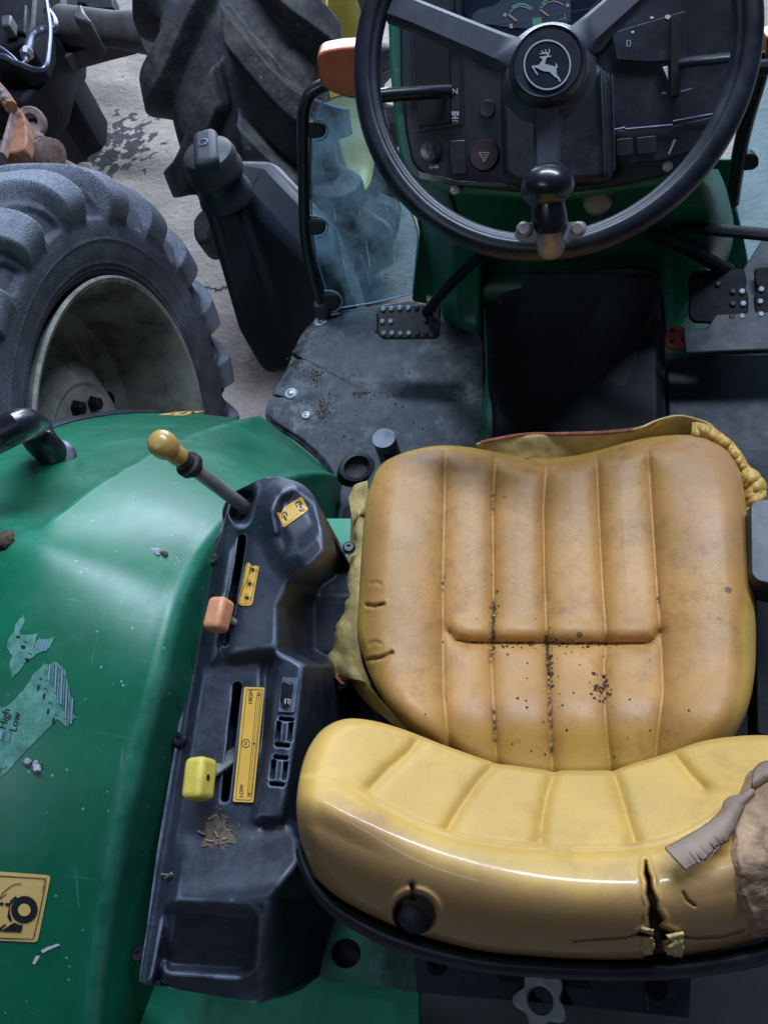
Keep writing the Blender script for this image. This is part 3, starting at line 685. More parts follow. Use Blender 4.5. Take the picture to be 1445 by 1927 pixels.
# ------------------------------------------------------------------ control console beside the seat
cL = [(897, 506), (905, 480), (914, 466), (924, 442), (940, 425), (960, 418), (985, 419), (1000, 414), (1020, 402), (1040, 393), (1100, 383), (1200, 366), (1400, 330), (1600, 296), (1750, 276), (1840, 262), (1851, 262), (1860, 320), (1870, 382), (1880, 442), (1887, 482)]
cR = [(897, 524), (905, 560), (918, 578), (930, 588), (960, 606), (1000, 624), (1040, 640), (1070, 652), (1090, 690), (1120, 705), (1640, 705), (1700, 670), (1750, 634), (1800, 619), (1830, 612), (1850, 568), (1870, 526), (1887, 488)]
def z_console(px, py):
    zl = interp(py, [(880, 1.372), (1000, 1.372), (1840, 1.322), (1900, 1.31)])
    z = zl.copy()
    ridge = interp(py, [(880, 470), (960, 442), (1000, 432), (1040, 417), (1400, 358), (1840, 284), (1900, 276)])
    body = sstep(ridge - 7, ridge + 5, px)
    z = z + .010 * body - .006 * np.exp(-((px - ridge + 13) / 8) ** 2)
    up = (1 - sstep(1222, 1262, py + .12 * (px - 420))) * sstep(ridge, ridge + 20, px)       # upper level with the three position slot
    z = z + .020 * up
    # floor of the slot valley, upper
    z = z - .010 * up * np.exp(-((px - interp(py, [(1000, 446), (1225, 418)])) / 17) ** 2) * sstep(985, 1010, py)
    # hump with the two position sticker
    hd = pdist(px, py, [(536, 955), (560, 985), (585, 1035)])
    hump = 1 - sstep(18, 84, hd)
    z = z + .030 * hump
    face = sdf(px, py, [(528, 935), (552, 926), (585, 950), (600, 985), (595, 1000), (562, 1030), (535, 1036), (520, 1010), (516, 970)])
    z = z - .013 * (1 - sstep(-15, 13, face))
    z = z + .0035 * np.exp(-((pdist(px, py, [(520, 1000), (514, 960), (532, 926), (556, 918)])) / 7) ** 2)
    # lever well on the left of the hump
    z = z - .05 * (1 - sstep(-3, 4, rrect(px, py, 458, 950, 17, 33, 15, .32)))
    # switch ridge
    rx = interp(py, [(1215, 552), (1400, 530), (1545, 505)])
    rg_ = np.exp(-((px - rx) / 30) ** 6) * sstep(1212, 1238, py) * (1 - sstep(1535, 1556, py))
    z = z + .016 * rg_
    z = z - .008 * sstep(485, 500, px) * (1 - sstep(1215, 1240, py) * 0) * (1 - rg_) * sstep(1235, 1270, py) * (1 - sstep(1540, 1570, py)) * (1 - sstep(500, 520, px))
    # ramp that rises to the rear, then the sloping end with a tray
    bend = py + .10 * (px - 400)
    z = z + .036 * sstep(1552, 1690, bend) * sstep(ridge, ridge + 26, px)
    z = z - .085 * sstep(1688, 1900, bend) * sstep(ridge, ridge + 16, px)
    z = z - .026 * (1 - sstep(-15, 9, rrect(px, py, 392, 1768, 88, 62, 26, .07)))
    # wall towards the seat
    xr = interp(py, [(890, 588), (960, 600), (1010, 612), (1040, 612), (1070, 585), (1100, 540), (1140, 522), (1225, 520), (1250, 574), (1300, 572), (1400, 560), (1500, 542), (1545, 540), (1580, 556), (1620, 560), (1660, 530), (1690, 505), (1780, 492), (1890, 482)])
    wd = interp(py, [(890, 30), (1040, 40), (1100, 70), (1240, 75), (1300, 95), (1560, 110), (1700, 140), (1890, 120)])
    low = interp(py, [(890, 1.28), (1060, 1.24), (1120, 1.26), (1225, 1.24), (1300, 1.18), (1890, 1.16)])
    w = sstep(xr - 6, xr + wd, px)
    z = z * (1 - w) + low * w
    return z
def cut_console(px, py, z):
    for a, hw in (([(456, 1014), (450, 1060), (424, 1208)], 7.0), ([(447, 1292), (424, 1502)], 7.5)):
        dd = pdist(px, py, a); z = z - .055 * (1 - sstep(hw - 2.2, hw + 1.4, dd)) - .003 * np.exp(-(dd / 15) ** 2)
    for (x, y, w_, h_) in vents: z = z - .012 * (1 - sstep(-1.0, 1.6, rrect(px, py, x, y, w_, h_, 2.5, .10)))
    return z
vents = []
for (ox_, oy_) in ((537, 1352), (522, 1424)):
    pass
def zc3(p): return (240 + p[0] / 3.284, 1220 + p[1] / 3.284)
for (x0, y0, x1, y1) in ((938, 430, 1028, 448), (920, 455, 945, 570), (995, 462, 1020, 575), (914, 588, 1002, 608), (905, 665, 992, 685), (888, 692, 912, 808), (962, 702, 986, 815), (880, 828, 970, 850)):
    a = zc3((x0, y0)); b = zc3((x1, y1)); vents.append(((a[0] + b[0]) / 2, (a[1] + b[1]) / 2, (b[0] - a[0]) / 2, (b[1] - a[1]) / 2))
ny, nx = 430, 200
PY = np.linspace(897, 1887, ny)[:, None] * np.ones((1, nx))
lL = smooth_fn([(y, x) for y, x in cL]); 
LX = interp(PY[:, 0], cL); RX = interp(PY[:, 0], cR)
for _ in range(6):
    LX[1:-1] = (LX[:-2] + 2 * LX[1:-1] + LX[2:]) / 4; RX[1:-1] = (RX[:-2] + 2 * RX[1:-1] + RX[2:]) / 4
PX = LX[:, None] + (RX - LX)[:, None] * np.linspace(0, 1, nx)[None, :]
ZB = z_console(PX, PY)
for _ in range(10):
    Zp = np.pad(ZB, 1, mode='edge'); ZB = (Zp[:-2, 1:-1] + Zp[2:, 1:-1] + Zp[1:-1, :-2] + Zp[1:-1, 2:] + 4 * ZB) / 8
PC = oz(PX, PY, cut_console(PX, PY, ZB))
# skirts down all four sides
def skirt_grid(P, drop):
    P = P.copy(); q = np.pad(P, ((1, 1), (1, 1), (0, 0)), mode='edge')
    for sl in ((0, slice(None)), (-1, slice(None)), (slice(None), 0), (slice(None), -1)): q[sl][..., 2] -= drop
    return q
console = M('control_console', *ggrid(skirt_grid(PC, .10)[:, ::-1]), 'black_plastic', tr, sharp=0, label='black moulded lever console with storage tray')
SC = Surf(console)
def onc(x, y, l=0.0): return SC([x], [y], l)[0]
# screws on the console flange
for q in ((401, 1053), (338, 1392), (262, 1795), (657, 1031)):
    c = onc(*q)
    M('screw', *glathe(c, (0.1, 0, 1), [(.0085, -.002), (.0085, .002), (.006, .0045), (.003, .0045), (.0028, .002), (.0005, .002)], 14), 'black_gloss', console)
# stickers on the console
def za(pts): return np.array(pts, float) * (100 / 1445.0) + np.array([500, 920])
def gear_star(cx, cy, r): return poly2([(cx + (r if i % 2 == 0 else r * .72) * math.cos(i * math.pi / 8), cy + (r if i % 2 == 0 else r * .72) * math.sin(i * math.pi / 8)) for i in range(16)])
d = patch('clutch_sticker', rpoly(za([(285, 630), (300, 650), (360, 650), (430, 668), (470, 620), (480, 540), (960, 225), (1010, 250), (1170, 570), (1150, 605), (520, 1050), (470, 1035), (285, 690)]), 1.2, 3), SC, .0012, 'decal_yellow', console, step=6, label='torn yellow sticker with engaged and released clutch symbols')
ic = [stroke(za([(875, 520), (830, 420), (840, 395), (935, 335), (975, 370), (1005, 430)]), 2.2), stroke(za([(920, 575), (970, 615), (1025, 600), (1035, 530)]), 2.0), poly2(za([(900, 420), (940, 405), (1000, 520), (985, 555), (950, 540), (900, 450)])),
      stroke(za([(455, 830), (410, 730), (420, 700), (535, 640), (575, 680), (610, 740)]), 2.2), poly2(za([(480, 730), (530, 730), (600, 850), (580, 870), (535, 850), (490, 780)]))]
flat('print', join2(ic), SC, .0022, 'print_black', d)
flat('print', join2([stroke(za([(490, 570), (960, 265), (1000, 285)]), .7), stroke(za([(1140, 575), (515, 1005), (480, 990), (320, 700)]), .7), text2('R', 3, za((870, 710)), -33)]), SC, .0021, 'print_brown', d)
def zb(pts): return np.array(pts, float) * (80 / 1445.0) + np.array([430, 1050])
d = patch('position_sticker', rpoly(zb([(620, 230), (700, 160), (740, 165), (780, 265), (1060, 285), (830, 1560), (760, 1625), (440, 1620), (365, 1530)]), 2, 3), SC, .0012, 'decal_yellow', console, step=6, label='narrow yellow sticker with three gear symbols')
ic = []
for (x, y) in ((855, 410), (760, 885), (670, 1365)):
    c = zb((x, y)); ic.append(gear_star(c[0], c[1], 4.0)); ic.append(stroke(zb([(x + 30, y - 125), (x - 60, y - 125), (x - 100, y + 110), (x, y + 115)]), .9))
    ic.append(stroke(zb([(x + 110, y - 40), (x + 115, y + 40), (x + 70, y + 90)]), .8))
flat('print', join2(ic), SC, .0022, 'print_black', d)
flat('print', join2([stroke(zb([(750, 210), (690, 215), (650, 260), (420, 1520), (470, 1565), (740, 1560), (790, 1510), (1020, 290)]), .7), stroke(zb([(760, 300), (740, 540), (640, 820), (530, 1060), (470, 1280)]), .8)]), SC, .0021, 'print_brown', d)
def zc(pts): return np.array(pts, float) / 3.284 + np.array([240, 1220])
_c = SC([455, 478, 464, 470], [1480, 1480, 1320, 1400], 0.0); _n = unit(np.cross(_c[1] - _c[0], _c[2] - _c[0])); _n = _n if _n[2] > 0 else -_n
SPL = planesurf(_c[3] + _n * .0035, _n)
d = patch('range_plate', rpoly(zc([(722, 238), (848, 242), (778, 952), (652, 948)]), 3, 4), SPL, 0, 'decal_yellow', console, step=8, label='long yellow range plate marked HIGH, N and LOW')
flat('scale_marks', join2([stroke(rpoly(zc([(738, 252), (838, 256), (766, 938), (668, 934)]), 3), .9, True), stroke(rpoly(zc([(802, 270), (826, 272), (764, 916), (740, 914)]), 3.4), .9, True), stroke(zc([(812, 290), (752, 898)]), .7)]), SPL, .0006, 'print_brown', d)
flat('print', join2([text2('HIGH', 10.5, zc((762, 300)), -88), text2('LOW', 10.5, zc((706, 880)), -86), text2('N', 8, zc((732, 586)), -82), stroke(ellipse(*zc((732, 587)), 7.2, 7.6, 24), 1.0, True), poly2(ellipse(*zc((813, 287)), 2, 2, 10)), poly2(ellipse(*zc((782, 588)), 2, 2, 10)), poly2(ellipse(*zc((753, 898)), 2, 2, 10))]), SPL, .0007, 'print_black', d)
# rocker switch
def prismpx(name, poly, surf, lift, h, mat, parent, bevel=.0012, label=None):
    p = np.array(poly, float); P = surf(p[:, 0], p[:, 1], 0.0); n = np.zeros(3)
    for i in range(len(P)): n += np.cross(P[i], P[(i + 1) % len(P)])
    n = unit(n); n = n if n @ (EYE - P.mean(0)) > 0 else -n
    c = P.mean(0); P = P - ((P - c) @ n)[:, None] * n
    if np.sign(np.cross(P[1] - P[0], P[2] - P[1]) @ n) < 0: P = P[::-1]
    V, F = gprism(P + n * (lift + h), -n * h)
    return M(name, V, F, mat, parent, bevel=bevel, smooth=True, label=label)
sw = prismpx('rocker_switch', rpoly(zc([(962, 182), (1064, 186), (1036, 400), (936, 395)]), 3), SC, -.002, .006, 'black_plastic', console, label='black rocker switch with beacon symbol')
prismpx('rocker', rpoly(zc([(970, 220), (1000, 212), (1038, 222), (1020, 350), (985, 360), (958, 340)]), 4), SC, .004, .007, 'black_gloss', sw, .002)
flat('print', join2([stroke(zc([(975, 345), (980, 312), (995, 312), (992, 342), (1005, 345)]), .9)] + [stroke(zc([(968, 318 + 9 * i), (978, 318 + 8 * i)]), .7) for i in range(3)] + [stroke(zc([(1000, 318 + 9 * i), (1012, 316 + 9 * i)]), .7) for i in range(3)]), planesurf(onc(543, 1320) + np.array([0, 0, .0118]), (0.1, -.05, 1)), 0, 'print_white', sw)
# levers
b0 = onc(455, 960, -.02); kn = od(318, 845, np.linalg.norm(onc(455, 960) - EYE) / np.linalg.norm(ray(318, 845)) * .885)
d_ = unit(kn - b0); Ln = np.linalg.norm(kn - b0)
lev = M('shift_lever', *gtube(np.array([b0 + d_ * Ln * t for t in np.linspace(0, .90, 20)]), .0086, 16), 'steel_dark', tr, label='steel gear lever with tan knob')
M('lever_collar', *gtube(np.array([b0 + d_ * (Ln * .735 + .001 * i) for i in range(0, 44)]), [.0115 if i < 6 else (.0155 if i < 14 else .0105) for i in range(44)], 18), 'black_rubber', lev)
M('lever_knob', *glathe(b0 + d_ * (Ln * .885), d_, [(.0005, 0), (.0106, 0), (.0112, .003), (.0112, .018), (.0132, .0185), (.0150, .023), (.0157, .029), (.0151, .036), (.0119, .0415), (.0063, .0443), (.0005, .045)], 32), 'knob_tan', lev)
q0 = onc(437, 1185, -.03); q1 = onc(417, 1168, .016)
lv = M('orange_lever', *gtube(np.array([q0, (q0 + q1) / 2, q1]), .004, 8), 'steel_dark', tr, label='short lever with orange block knob')
def block(name, c, half, rotz, tiltx, mat, parent, bevel):
    Rm = np.array((Matrix.Rotation(rotz, 3, 'Z') @ Matrix.Rotation(tiltx, 3, 'Y')))
    return M(name, *gbox(c, Rm[:, 0] * half[0], Rm[:, 1] * half[1], Rm[:, 2] * half[2]), mat, parent, bevel=bevel, bseg=4)
block('lever_knob', onc(414, 1167, .022), (.0115, .0185, .012), -.04, -.25, 'knob_orange', lv, .006)
q0 = onc(441, 1396, -.02); q1 = od(376, 1466, np.linalg.norm(onc(400, 1450) - EYE) / np.linalg.norm(ray(376, 1466)) * .965)
dd_ = unit(q1 - q0); V, F = gbox((q0 + q1) / 2, (q1 - q0) / 2, unit(np.cross(dd_, (0, 0, 1))) * .009, unit(np.cross(dd_, np.cross(dd_, (0, 0, 1)))) * .002)
lv = M('range_lever', V, F, 'blade_grey', tr, bevel=.001, label='flat range lever with yellow block knob')
kb = block('lever_knob', q1, (.0125, .0205, .0135), .10, -.30, 'knob_yellow', lv, .0065)
SK = Surf(kb)
flat('set_screw_hole', poly2(ellipse(391, 1463, 3.2, 6, 14)), SK, .0008, 'void_black', kb)

# ------------------------------------------------------------------ seat cushion
cush = [(700, 905), (712, 880), (735, 862), (780, 846), (830, 838), (880, 841), (930, 850), (985, 860), (1030, 862), (1080, 857), (1130, 846), (1180, 832), (1230, 822), (1290, 818), (1335, 826), (1370, 848), (1392, 885), (1402, 940), (1410, 1030), (1418, 1120), (1422, 1200), (1418, 1280), (1400, 1350), (1360, 1410), (1290, 1450), (1180, 1480), (1040, 1487), (900, 1460), (810, 1410), (750, 1355), (705, 1290), (680, 1225), (672, 1190), (675, 1130), (680, 1040), (685, 980), (690, 940)]
gv = [[(838, 852), (836, 960), (833, 1100), (833, 1210), (834, 1300), (842, 1380), (852, 1440)], [(932, 862), (927, 960), (928, 1100), (928, 1200), (924, 1240), (928, 1320), (934, 1440)],
      [(1028, 872), (1022, 960), (1024, 1080), (1028, 1200), (1033, 1300), (1040, 1480)], [(1122, 860), (1126, 960), (1133, 1100), (1141, 1205), (1136, 1250), (1138, 1340), (1150, 1460)],
      [(1218, 845), (1226, 960), (1234, 1080), (1243, 1200), (1247, 1300), (1240, 1360), (1232, 1440)]]
gh = [(846, 1190), (856, 1204), (890, 1209), (1000, 1210), (1140, 1211), (1215, 1210), (1232, 1204), (1240, 1190)]
def z_cush(px, py, r):
    z = 1.312 + .000 * px
    z = z - .010 * np.exp(-((px - 1040) / 190) ** 2 - ((py - 1120) / 260) ** 2)
    z = z + .016 * (np.exp(-((px - 735) / 80) ** 2) + np.exp(-((px - 1345) / 85) ** 2)) * sstep(850, 1000, py)
    z = z + .020 * np.exp(-((py - 1345) / 75) ** 2)
    # pillows between the grooves
    xs = np.stack([np.interp(py, [p[1] for p in g_], [p[0] for p in g_]) for g_ in gv], -1)
    dv = np.full(px.shape, 1e9)
    for k, g_ in enumerate(gv): dv = np.minimum(dv, pdist(px, py, g_) * (1.0 if k not in (0, 4) else .8))
    amp = .0115 * sstep(828, 900, py)
    z = z + amp * (1 - np.exp(-np.maximum(dv - 1.5, 0) / 15)) - amp - .0015 * np.exp(-(dv / 3) ** 2)
    dh = pdist(px, py, gh); z = z - .011 * np.exp(-np.maximum(dh - 1.0, 0) / 10) - .0015 * np.exp(-(dh / 3) ** 2)
    z = z + .005 * np.exp(-((py - 1185) / 20) ** 2) * sstep(835, 860, px) * (1 - sstep(1225, 1250, px)) * (py < 1209)
    z = z + .006
    # slits on the left bolster
    for sl in ([(690, 1139), (705, 1141), (722, 1137)], [(690, 1242), (715, 1238), (738, 1228)], [(695, 1212), (706, 1208), (716, 1211)], [(697, 1098), (708, 1096), (716, 1099)]):
        dd = pdist(px, py, sl); z = z - (.007 if sl[0][1] in (1139, 1242) else .0018) * np.exp(-(dd / 2.6) ** 2) + .0004 * np.exp(-((dd - 7) / 4) ** 2)
    x = np.clip((r - .86) / .14, 0, 1); z = z - .040 * (1 - np.sqrt(1 - x * x * .985))
    return z
px, py, rr = blob(cush, (1045, 1145), None, 640, 170)
P = oz(px, py, z_cush(px, py, rr))
yellow = np.clip(sstep(1230, 1440, py) * .55 + (1 - sstep(670, 740, px)) * .9 * sstep(1100, 1300, py) + sstep(1370, 1420, px) * .9 * sstep(1000, 1200, py) + sstep(.93, 1, rr) * .6, 0, 1)
worn = np.clip(.75 * np.exp(-((px - 1340) / 90) ** 2) * (1 - sstep(1000, 1200, py)) + .55 * np.exp(-((py - 1335) / 45) ** 2) * sstep(840, 870, px) * (1 - sstep(1220, 1240, px)) + .35 * np.exp(-((px - 745) / 50) ** 2 - ((py - 1000) / 90) ** 2), 0, 1)
dark = np.zeros_like(px)
for g_, a, b in ((gv[1], 1130, 1250), (gv[2], 1190, 1300), (gv[0], 1080, 1112), (gv[1], 1330, 1400), (gv[4], 1110, 1140), (gv[2], 1300, 1420), (gv[1], 930, 960)):
    dark = np.maximum(dark, (np.exp(-(pdist(px, py, g_) / 2.6) ** 2) + .35 * np.exp(-(pdist(px, py, g_) / 7) ** 2)) * sstep(a - 8, a + 8, py) * (1 - sstep(b - 8, b + 8, py)))
dark = np.maximum(dark, np.exp(-(pdist(px, py, [(875, 1209), (1000, 1211)]) / 2.6) ** 2) + np.exp(-(pdist(px, py, [(1045, 1212), (1138, 1212)]) / 3) ** 2))
for sl in ([(690, 1139), (705, 1141), (722, 1137)], [(690, 1242), (715, 1238), (738, 1228)]): dark = np.maximum(dark, np.exp(-(pdist(px, py, sl) / 2.4) ** 2))
nzp = np.array([mnoise.noise(Vector(p) * 260) for p in P.reshape(-1, 3)]).reshape(px.shape)
dark = np.clip(dark, 0, 1) * sstep(-.25, .15, nzp)
V, F = blob_mesh(P, [(.992, -.012), (.975, -.03), (.95, -.07), (.93, -.10)])
ex = len(V) - px.size
def pad(a): return np.r_[a.ravel(), np.full(ex, a[-1].mean())]
cushion = M('seat_cushion', V, F, 'seat_tan', tr, sharp=0, attrs={'yellow': pad(yellow), 'worn': pad(worn), 'hard_dark': np.r_[dark.ravel(), np.zeros(ex)]}, label='worn tan seat cushion with stitched channels')
SQ = Surf(cushion)
# torn skirt of the cover around the cushion
def ruled(name, A, B, zA, zB, mat, parent, n=70, m=8, wob=.004, thick=.0022, label=None, seed=1, sag=0.0):
    a = crom(A, n); b = crom(B, n); za_ = np.interp(np.linspace(0, 1, n), np.linspace(0, 1, len(zA)), zA); zb_ = np.interp(np.linspace(0, 1, n), np.linspace(0, 1, len(zB)), zB)
    PA = oz(a[:, 0], a[:, 1], za_); PB = oz(b[:, 0], b[:, 1], zb_); t = np.linspace(0, 1, m)
    G = PA[:, None] * (1 - t)[None, :, None] + PB[:, None] * t[None, :, None]
    nz = np.array([mnoise.fractal(Vector(p) * 30 + Vector((seed * 7.1, 0, 0)), 1, 2, 3) for p in G.reshape(-1, 3)]).reshape(n, m)
    G[..., 2] += nz * wob * np.sin(np.pi * np.clip(t, .1, .9))[None] + sag * np.sin(np.pi * t)[None]
    o = M(name, *ggrid(G), mat, parent, sharp=0, label=label)
    s = o.modifiers.new('thick', 'SOLIDIFY'); s.thickness = thick
    return o
lf = ruled('torn_cover', [(655, 938), (661, 925), (668, 912), (690, 905)], [(664, 985), (672, 975), (684, 968), (694, 960)], [1.27, 1.275, 1.28, 1.285], [1.265, 1.27, 1.275, 1.28], 'cover_inside', tr, 30, 6, label='torn yellow seat cover hanging at the left edge')
ruled('torn_edge', [(664, 960), (660, 1040), (640, 1100), (616, 1155), (610, 1215), (614, 1262), (640, 1278)], [(690, 950), (684, 1040), (680, 1100), (677, 1160), (676, 1200), (684, 1250), (700, 1290)], [1.245, 1.235, 1.225, 1.215, 1.21, 1.22, 1.235], [1.268] * 7, 'cover_inside', lf, 90, 10, .010, sag=.008)
M('torn_rim', *gtube(oz(*crom([(664, 962), (659, 1040), (639, 1100), (615, 1155), (609, 1215), (613, 1262), (638, 1280)], 80).T, np.interp(np.linspace(0, 1, 80), np.linspace(0, 1, 7), [1.246, 1.236, 1.226, 1.216, 1.212, 1.222, 1.236])), .0022, 8), 'cover_edge', lf)
ruled('torn_edge', [(640, 1270), (660, 1282), (690, 1320), (730, 1352), (780, 1390)], [(668, 1225), (680, 1262), (705, 1300), (745, 1345), (795, 1385)], [1.235, 1.235, 1.24, 1.25, 1.25], [1.27] * 5, 'back_yellow', lf, 50, 8, .006)
M('torn_pocket', *gtube(oz(*crom([(632, 1272), (650, 1266), (668, 1269), (658, 1280), (645, 1286), (632, 1272)], 40).T, 1.245), .0025, 6), 'cover_edge', lf)
bf = ruled('torn_cover', [(895, 836), (920, 828), (980, 820), (1060, 818), (1140, 815), (1200, 808), (1240, 790), (1285, 783), (1325, 795), (1350, 815)], [(900, 850), (930, 858), (985, 868), (1040, 868), (1120, 856), (1180, 842), (1230, 832), (1290, 826), (1335, 832), (1365, 850)], [1.255, 1.262, 1.27, 1.274, 1.276, 1.28, 1.292, 1.296, 1.29, 1.28], [1.245] * 10, 'cover_inside', tr, 110, 10, .006, label='torn seat cover lip standing up along the front edge')
M('torn_rim', *gtube(oz(*crom([(905, 833), (980, 819), (1060, 817), (1140, 814), (1200, 807), (1232, 794)], 80).T, np.interp(np.linspace(0, 1, 80), [0, .5, 1], [1.258, 1.2755, 1.290])), .0028, 8), 'cover_edge', bf)
cr_ = crom([(1300, 792), (1340, 808), (1372, 832), (1392, 856), (1406, 880), (1424, 892), (1438, 915), (1436, 945)], 120)
ci_ = crom([(1300, 828), (1340, 834), (1366, 850), (1384, 876), (1394, 900), (1398, 925), (1402, 950), (1404, 965)], 120)
t_ = np.linspace(0, 1, 120); zz_ = 1.281 + .009 * np.array([mnoise.fractal(Vector((k * 9.0, 2.2, 0)), 1, 2, 3) for k in t_])
G = []
for s in np.linspace(0, 1, 14):
    q = cr_ * (1 - s) + ci_ * s; G.append(oz(q[:, 0], q[:, 1], (zz_ + .014 * math.sin(math.pi * s)) * (1 - s * .5) + 1.272 * s * .5 + .006 * np.array([mnoise.fractal(Vector((k * 13.0, 5 + s * 2.5, 1)), 1, 2, 3) for k in t_])))
o = M('torn_cover', *ggrid(np.array(G)), 'back_yellow', tr, sharp=0, label='crumpled seat cover at the front right corner'); o.modifiers.new('t', 'SOLIDIFY').thickness = .003

# ------------------------------------------------------------------ backrest
back = [(558, 1505), (566, 1450), (582, 1405), (610, 1370), (650, 1353), (700, 1356), (760, 1373), (830, 1400), (880, 1418), (918, 1431), (935, 1437), (985, 1443), (1025, 1449), (1043, 1453), (1060, 1450), (1110, 1450), (1140, 1450), (1152, 1451), (1170, 1444), (1200, 1434), (1250, 1419), (1320, 1395), (1390, 1385), (1445, 1384), (1490, 1392), (1525, 1420), (1545, 1470), (1552, 1530), (1548, 1620), (1525, 1690), (1480, 1740), (1400, 1775), (1300, 1795), (1200, 1805), (1100, 1806), (1000, 1800), (900, 1790), (800, 1765), (720, 1735), (650, 1700), (600, 1660), (572, 1600), (560, 1550)]
f_t = smooth_fn([(540, 1420), (566, 1420), (610, 1370), (650, 1353), (700, 1356), (760, 1373), (830, 1400), (930, 1434), (1043, 1451), (1150, 1448), (1250, 1419), (1320, 1395), (1390, 1385), (1445, 1384), (1490, 1392), (1560, 1460)])
f_c = smooth_fn([(540, 1548), (600, 1562), (660, 1590), (740, 1622), (840, 1654), (940, 1680), (1040, 1697), (1140, 1704), (1240, 1703), (1340, 1690), (1440, 1660), (1560, 1585)])
f_b = smooth_fn([(540, 1600), (572, 1620), (600, 1660), (650, 1700), (720, 1735), (800, 1765), (900, 1790), (1000, 1800), (1100, 1806), (1200, 1805), (1300, 1795), (1400, 1775), (1480, 1740), (1560, 1660)])
f_s = smooth_fn([(540, 1470), (600, 1470), (650, 1480), (700, 1508), (770, 1545), (840, 1572), (930, 1590), (1015, 1598), (1110, 1600), (1200, 1596), (1270, 1580), (1330, 1548), (1400, 1505), (1470, 1480), (1560, 1470)])
bg_ = [[(792, 1385), (770, 1415), (730, 1448), (698, 1482)], [(934, 1436), (900, 1470), (865, 1520), (838, 1568)], [(1043, 1452), (1030, 1490), (1020, 1540), (1014, 1592)], [(1152, 1450), (1166, 1490), (1180, 1540), (1196, 1590)], [(1262, 1412), (1280, 1435), (1300, 1460), (1322, 1482)]]
tear = [(1214, 1618), (1219, 1640), (1224, 1652), (1226, 1672), (1236, 1695), (1237, 1712), (1248, 1728), (1241, 1742), (1268, 1756), (1262, 1764), (1246, 1770), (1250, 1786), (1268, 1800), (1262, 1812), (1216, 1812), (1210, 1794), (1228, 1782), (1222, 1764), (1200, 1758), (1222, 1744), (1219, 1722), (1222, 1704), (1216, 1684), (1217, 1662), (1212, 1645)]
crack = [(1080, 1772), (1130, 1768), (1180, 1764), (1204, 1757)], [(1262, 1760), (1310, 1766), (1360, 1764), (1400, 1752)], [(1285, 1680), (1292, 1694), (1306, 1704)]
def z_back(px, py, r):
    t, c, b, s_ = f_t(px), f_c(px), f_b(px), f_s(px)
    s1 = np.clip((c - py) / (c - t), 0, 1); s2 = np.clip((py - c) / (b - c), 0, 1.2)
    yk = c - 24; wd_ = 18.0
    sp_ = lambda x: wd_ * np.logaddexp(0, x / wd_)
    z = 1.478 - .00027 * sp_(yk - py) - .00036 * sp_(py - yk) - .030 * np.clip((py - yk) / (b - yk), 0, 1.1) ** 3
    z = z + .012 * (np.exp(-((px - 640) / 110) ** 2) + np.exp(-((px - 1450) / 120) ** 2)) * sstep(0, 60, c - py)
    onp = sstep(3, 14, s_ - py)                                        # ribbed panel
    z = z - .0045 * np.exp(-((py - s_) / 9) ** 2) * sstep(600, 690, px) * (1 - sstep(1360, 1440, px))
    z = z - .004 * onp
    xs = [g_ for g_ in bg_]
    for k, g_ in enumerate(bg_):
        dd = pdist(px, py, g_); z = z - .0085 * np.exp(-(dd / 13) ** 1.4) * onp - .0045 * np.exp(-(dd / 9) ** 2) * sstep(.90, .97, r)
    x = np.clip((r - .93) / .07, 0, 1); z = z - .030 * (1 - np.sqrt(1 - x * x * .98))
    # split in the rear roll, and the plug hole
    sd = sdf(px, py, tear); z = z - .030 * (1 - sstep(-4, 2, sd)) + .002 * np.exp(-((sd - 6) / 5) ** 2)
    for ck_ in crack: z = z - .0035 * np.exp(-(pdist(px, py, ck_) / 3.0) ** 2)
    hd = np.hypot((px - 780) / 1.0, (py - 1720) * 1.02); z = z - .028 * (1 - sstep(34, 42, hd)) + .003 * np.exp(-((hd - 47) / 6) ** 2)
    sl = pdist(px, py, [(775, 1664), (778, 1690)]); z = z - .008 * np.exp(-(sl / 4.5) ** 2)
    return z
px, py, rr = blob(back, (1050, 1600), None, 760, 170)
P = oz(px, py, z_back(px, py, rr))
worn = np.clip(.35 * sstep(-10, 30, py - f_s(px)) + .65 * sstep(20, 170, py - f_s(px)) + .3 * np.exp(-((px - 690) / 90) ** 2 - ((py - 1560) / 50) ** 2), 0, 1)
sdt = sdf(px, py, tear); dark = (1 - sstep(-5, -1, sdt)) * sstep(1650, 1700, py + 0 * px)
dark = np.maximum(dark, 1 - sstep(36, 41, np.hypot(px - 780, (py - 1720) * 1.02)))
dark = np.maximum(dark, np.exp(-(pdist(px, py, [(775, 1664), (778, 1690)]) / 4.0) ** 2))
for ck_ in crack: dark = np.maximum(dark, .75 * np.exp(-(pdist(px, py, ck_) / 2.0) ** 2))
V, F = blob_mesh(P, [(.985, -.012), (.95, -.03), (.90, -.05)])
ex = len(V) - px.size
backrest = M('backrest', V, F, 'back_yellow', tr, sharp=0, attrs={'worn': np.r_[worn.ravel(), np.ones(ex)], 'hard_dark': np.r_[np.clip(dark, 0, 1).ravel(), np.zeros(ex)]}, label='torn yellow padded backrest')
SB = Surf(backrest)
M('plug', *glathe(SB([780], [1722], -.002)[0], (0, -.35, 1), [(.016, 0), (.016, .004), (.010, .008), (.0005, .009)], 24), 'black_rubber', backrest, label='black rubber plug in the cover hole')
